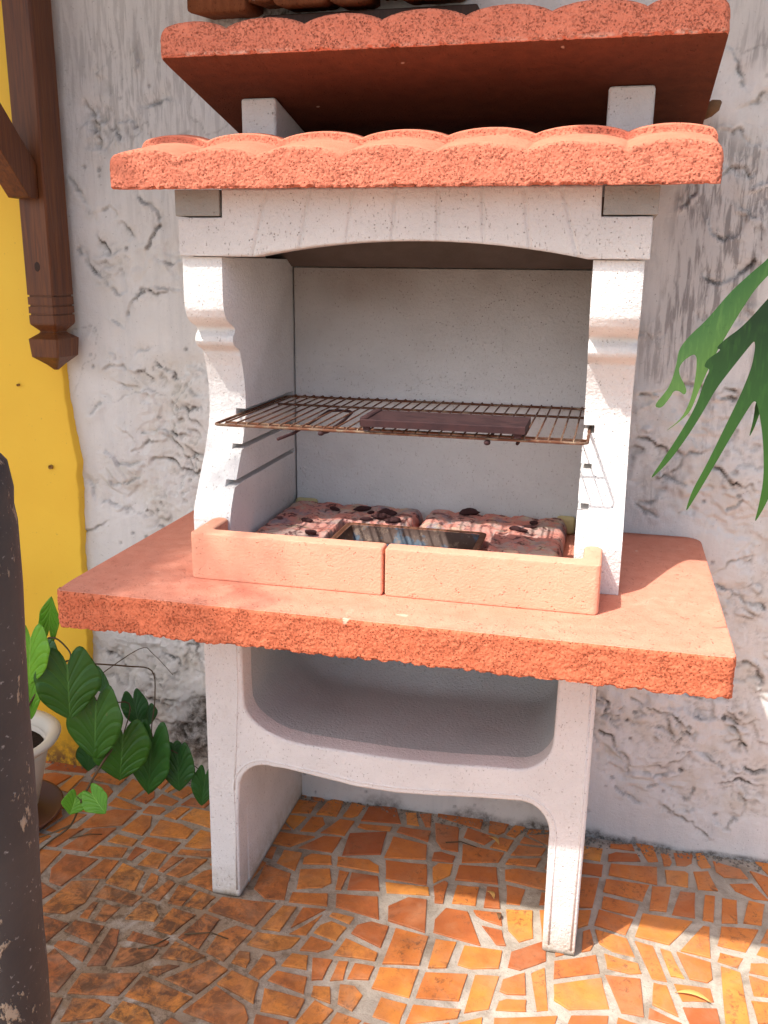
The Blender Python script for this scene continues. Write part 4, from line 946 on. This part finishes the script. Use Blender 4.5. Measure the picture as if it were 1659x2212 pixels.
# ================================================================ FRONDS AT THE RIGHT
def frond_mat(name, c0, c1):
    n = NT(name, .42, .4); c = n.mix(n.attr('tip'), c0, c1)
    v = n.noise(1, 3, .5, vec=n.scale(n.pos, (220, 220, 40))); c = n.mix(n.mr(v, .5, .7, 0, .15), c, tuple(q*1.5 for q in c1))
    c = n.mix(n.mr(n.noise(90, 4, .7), .62, .7, 0, .3), c, tuple(q*.5 for q in c0)); n.col(c); n.bump(v, .0008, .3)
    tr = n.n('ShaderNodeBsdfTranslucent'); n.put(tr.inputs[0], c); mx = n.n('ShaderNodeMixShader'); mx.inputs[0].default_value = .25
    out = n.t.nodes['Material Output']; n.t.links.new(n.b.outputs[0], mx.inputs[1]); n.t.links.new(tr.outputs[0], mx.inputs[2]); n.t.links.new(mx.outputs[0], out.inputs[0]); return n.m
MF = [frond_mat('frond_light', (.04, .115, .03), (.16, .29, .07)), frond_mat('frond_dark', (.010, .034, .010), (.05, .15, .022))]
fern = empty('staghorn_plant', (.66, -.62, 1.36), 'strap-leaved green plant with forked fronds hanging in at the right edge', 'plant')
def smooth_poly(P, it=2):
    P = [np.array(p) for p in P]
    for _ in range(it):
        Q = []
        for i in range(len(P)):
            a, b_ = P[i], P[(i+1) % len(P)]; Q += [a*.78+b_*.22, a*.22+b_*.78]
        P = Q
    return P
from mathutils.geometry import delaunay_2d_cdt
def frond(P, y, mat, seed, z0, z1, lean=0):
    P = smooth_poly(P); Q_ = []
    for i in range(len(P)):
        a_, b_ = P[i-1], P[i]; k_ = max(1, int(np.linalg.norm(b_-a_)/.004)); Q_ += [a_+(b_-a_)*q/k_ for q in range(k_)]
    P = Q_; A = np.array(P); n0 = len(P); pts = [Vector((p[0], p[1])) for p in P]; s_ = .006
    def inside(x, z):
        r = False
        for i in range(n0):
            (x1, y1_), (x2, y2_) = A[i], A[i-1]
            if (y1_ > z) != (y2_ > z) and x < (x2-x1)*(z-y1_)/(y2_-y1_)+x1: r = not r
        return r
    for gx_ in np.arange(A[:, 0].min(), A[:, 0].max(), s_):
        for gz_ in np.arange(A[:, 1].min(), A[:, 1].max(), s_):
            if inside(gx_, gz_) and np.hypot(A[:, 0]-gx_, A[:, 1]-gz_).min() > .0025: pts.append(Vector((gx_, gz_)))
    vs, _, fs, *_r = delaunay_2d_cdt(pts, [(i, (i+1) % n0) for i in range(n0)], [], 1, 1e-6)
    V = []; tp_ = []
    for v in vs:
        s = 1.36-v[1]; e = np.hypot(A[:, 0]-v[0], A[:, 1]-v[1]).min()
        V.append((v[0], y+.18*(s-.15)**2+.006*math.sin(v[1]*16+seed)+.03*(v[0]-.5), v[1]))
        tp_.append(min(1, max(0, (z1-v[1]-lean*(v[0]-.5))/(z1-z0))))
    m_ = len(V); fs = [tuple(f) for f in fs]; ec = {}
    for f in fs:
        for a_, b_ in zip(f, f[1:]+f[:1]): ec[(a_, b_)] = 1
    rim_ = [(a_, b_, b_+m_, a_+m_) for (a_, b_) in ec if (b_, a_) not in ec]
    o = mk('frond', V+[(q[0], q[1]+.0012, q[2]) for q in V], fs+[tuple(i+m_ for i in f[::-1]) for f in fs]+rim_, mat, None, True); attr(o, 'tip', tp_+tp_)
    o.data.set_sharp_from_angle(angle=math.radians(50))
    under(o, fern); return o
frond(FROND_A, -.62, MF[0], 0, 1.10, 1.27, -1.0)['label'] = 'pale green forked frond'
frond(FROND_B, -.68, MF[1], 1, .98, 1.24)['label'] = 'dark green three pointed frond'
frond(FROND_C, -.64, MF[1], 2, 1.0, 1.2)
V, F = tube([(.57, -.62, 1.33), (.62, -.60, 1.38), (.68, -.58, 1.41)], .006, 8); under(mk('frond_stalk', V, F, MF[1], None, True), fern)

# ================================================================ SMALL THINGS
n = NT('dry_brown', .8, .2); n.col((.16, .09, .045)); M_dry = n.m
V, F = tube([(.486, -.03, 1.585), (.495, -.05, 1.592), (.506, -.055, 1.600), (.514, -.05, 1.606)], [.008, .013, .012, .004], 10)
o = mk('wooden_peg', V, F, M_dry, None, True, loc=(.49, -.03, 1.59)); tag(o, 'brown stub poking out of the wall by the right end of the upper roof', 'peg')
n = NT('yellow_dead_leaf', .6, .3); n.col((.70, .42, .13)); M_dl = n.m
def fallen(a, b_, wd, mat, label, z=.006):
    a = Vector((*a, z)); b_ = Vector((*b_, z+.002)); d = b_-a; nr = Vector((-d.y, d.x, 0)).normalized(); V = []; F = []
    for i in range(9):
        t = i/8; w_ = wd*math.sin(math.pi*t)**.8; p = a+d*t+nr*.12*d.length*math.sin(math.pi*t)+Vector((0, 0, .004*math.sin(math.pi*t)))
        V += [tuple(p-nr*w_), tuple(p-Vector((0, 0, .0018))), tuple(p+nr*w_)]
    for i in range(8): F += [(3*i, 3*i+1, 3*i+4, 3*i+3), (3*i+1, 3*i+2, 3*i+5, 3*i+4)]
    o = mk('fallen_leaf', V, F, mat, None, True, loc=tuple(a)); m_ = o.modifiers.new('t', 'SOLIDIFY'); m_.thickness = .0005
    tag(o, label, 'leaf', 'dead leaves on the patio')
fallen((.549, -.475), (.612, -.487), .0055, M_dl, 'long pale yellow dead leaf on the sunlit tiles at the lower right')
fallen((.173, -.276), (.190, -.300), .005, M_dl, 'small curled yellow leaf on the tiles left of the right leg')
fallen((.150, -.080), (.178, -.108), .005, M_dl, 'narrow tan leaf on the shaded tiles far under the barbecue')
fallen((.200, -.340), (.208, -.362), .0045, M_dry, 'little dark brown leaf scrap on the tiles beside the right leg')
def twig(P, lb):
    V, F = tube(P, [.0016, .0014, .0011, .0007][:len(P)], 6); o = mk('twig', V, F, M_stem, None, True, loc=P[0]); tag(o, lb, 'twig', 'twigs on the patio')
twig([(.055, -.128, .006), (.09, -.120, .009), (.128, -.128, .006)], 'thin dark twig on the shaded tiles under the barbecue')
twig([(-.80, -.335, .007), (-.76, -.31, .009), (-.735, -.30, .006)], 'short pale twig near the foot of the vine')
twig([(-.47, -.62, .006), (-.44, -.60, .007), (-.425, -.575, .005)], 'thin black twig on the dirty tiles at lower left')
twig([(-.40, -.56, .006), (-.35, -.545, .008), (-.31, -.55, .005)], 'dark twig in front of the left leg')
# grit swept along the foot of the wall
n = NT('wall_grit', .95, .1); n.col(n.mix(n.noise(60, 3), (.10, .08, .06), (.35, .31, .26)))
ps = []
for k in range(1600):
    x = random.uniform(-1.3, 1.5); y = -.018-abs(random.gauss(0, .016)); r = random.uniform(.0012, .0042)
    v = [(x+r*random.uniform(.6, 1.3), y, .002), (x-r, y+r*.8, .002), (x-r*.4, y-r*random.uniform(.6, 1.2), .002), (x, y, .002+r*random.uniform(.6, 1.3))]
    ps.append((v, [(0, 1, 3), (1, 2, 3), (2, 0, 3), (0, 2, 1)]))
V, F = join(ps); o = mk('wall_grit', V, F, n.m); o['kind'] = 'stuff'; o['label'] = 'crumbs of fallen render along the foot of the wall'; o['category'] = 'grit'
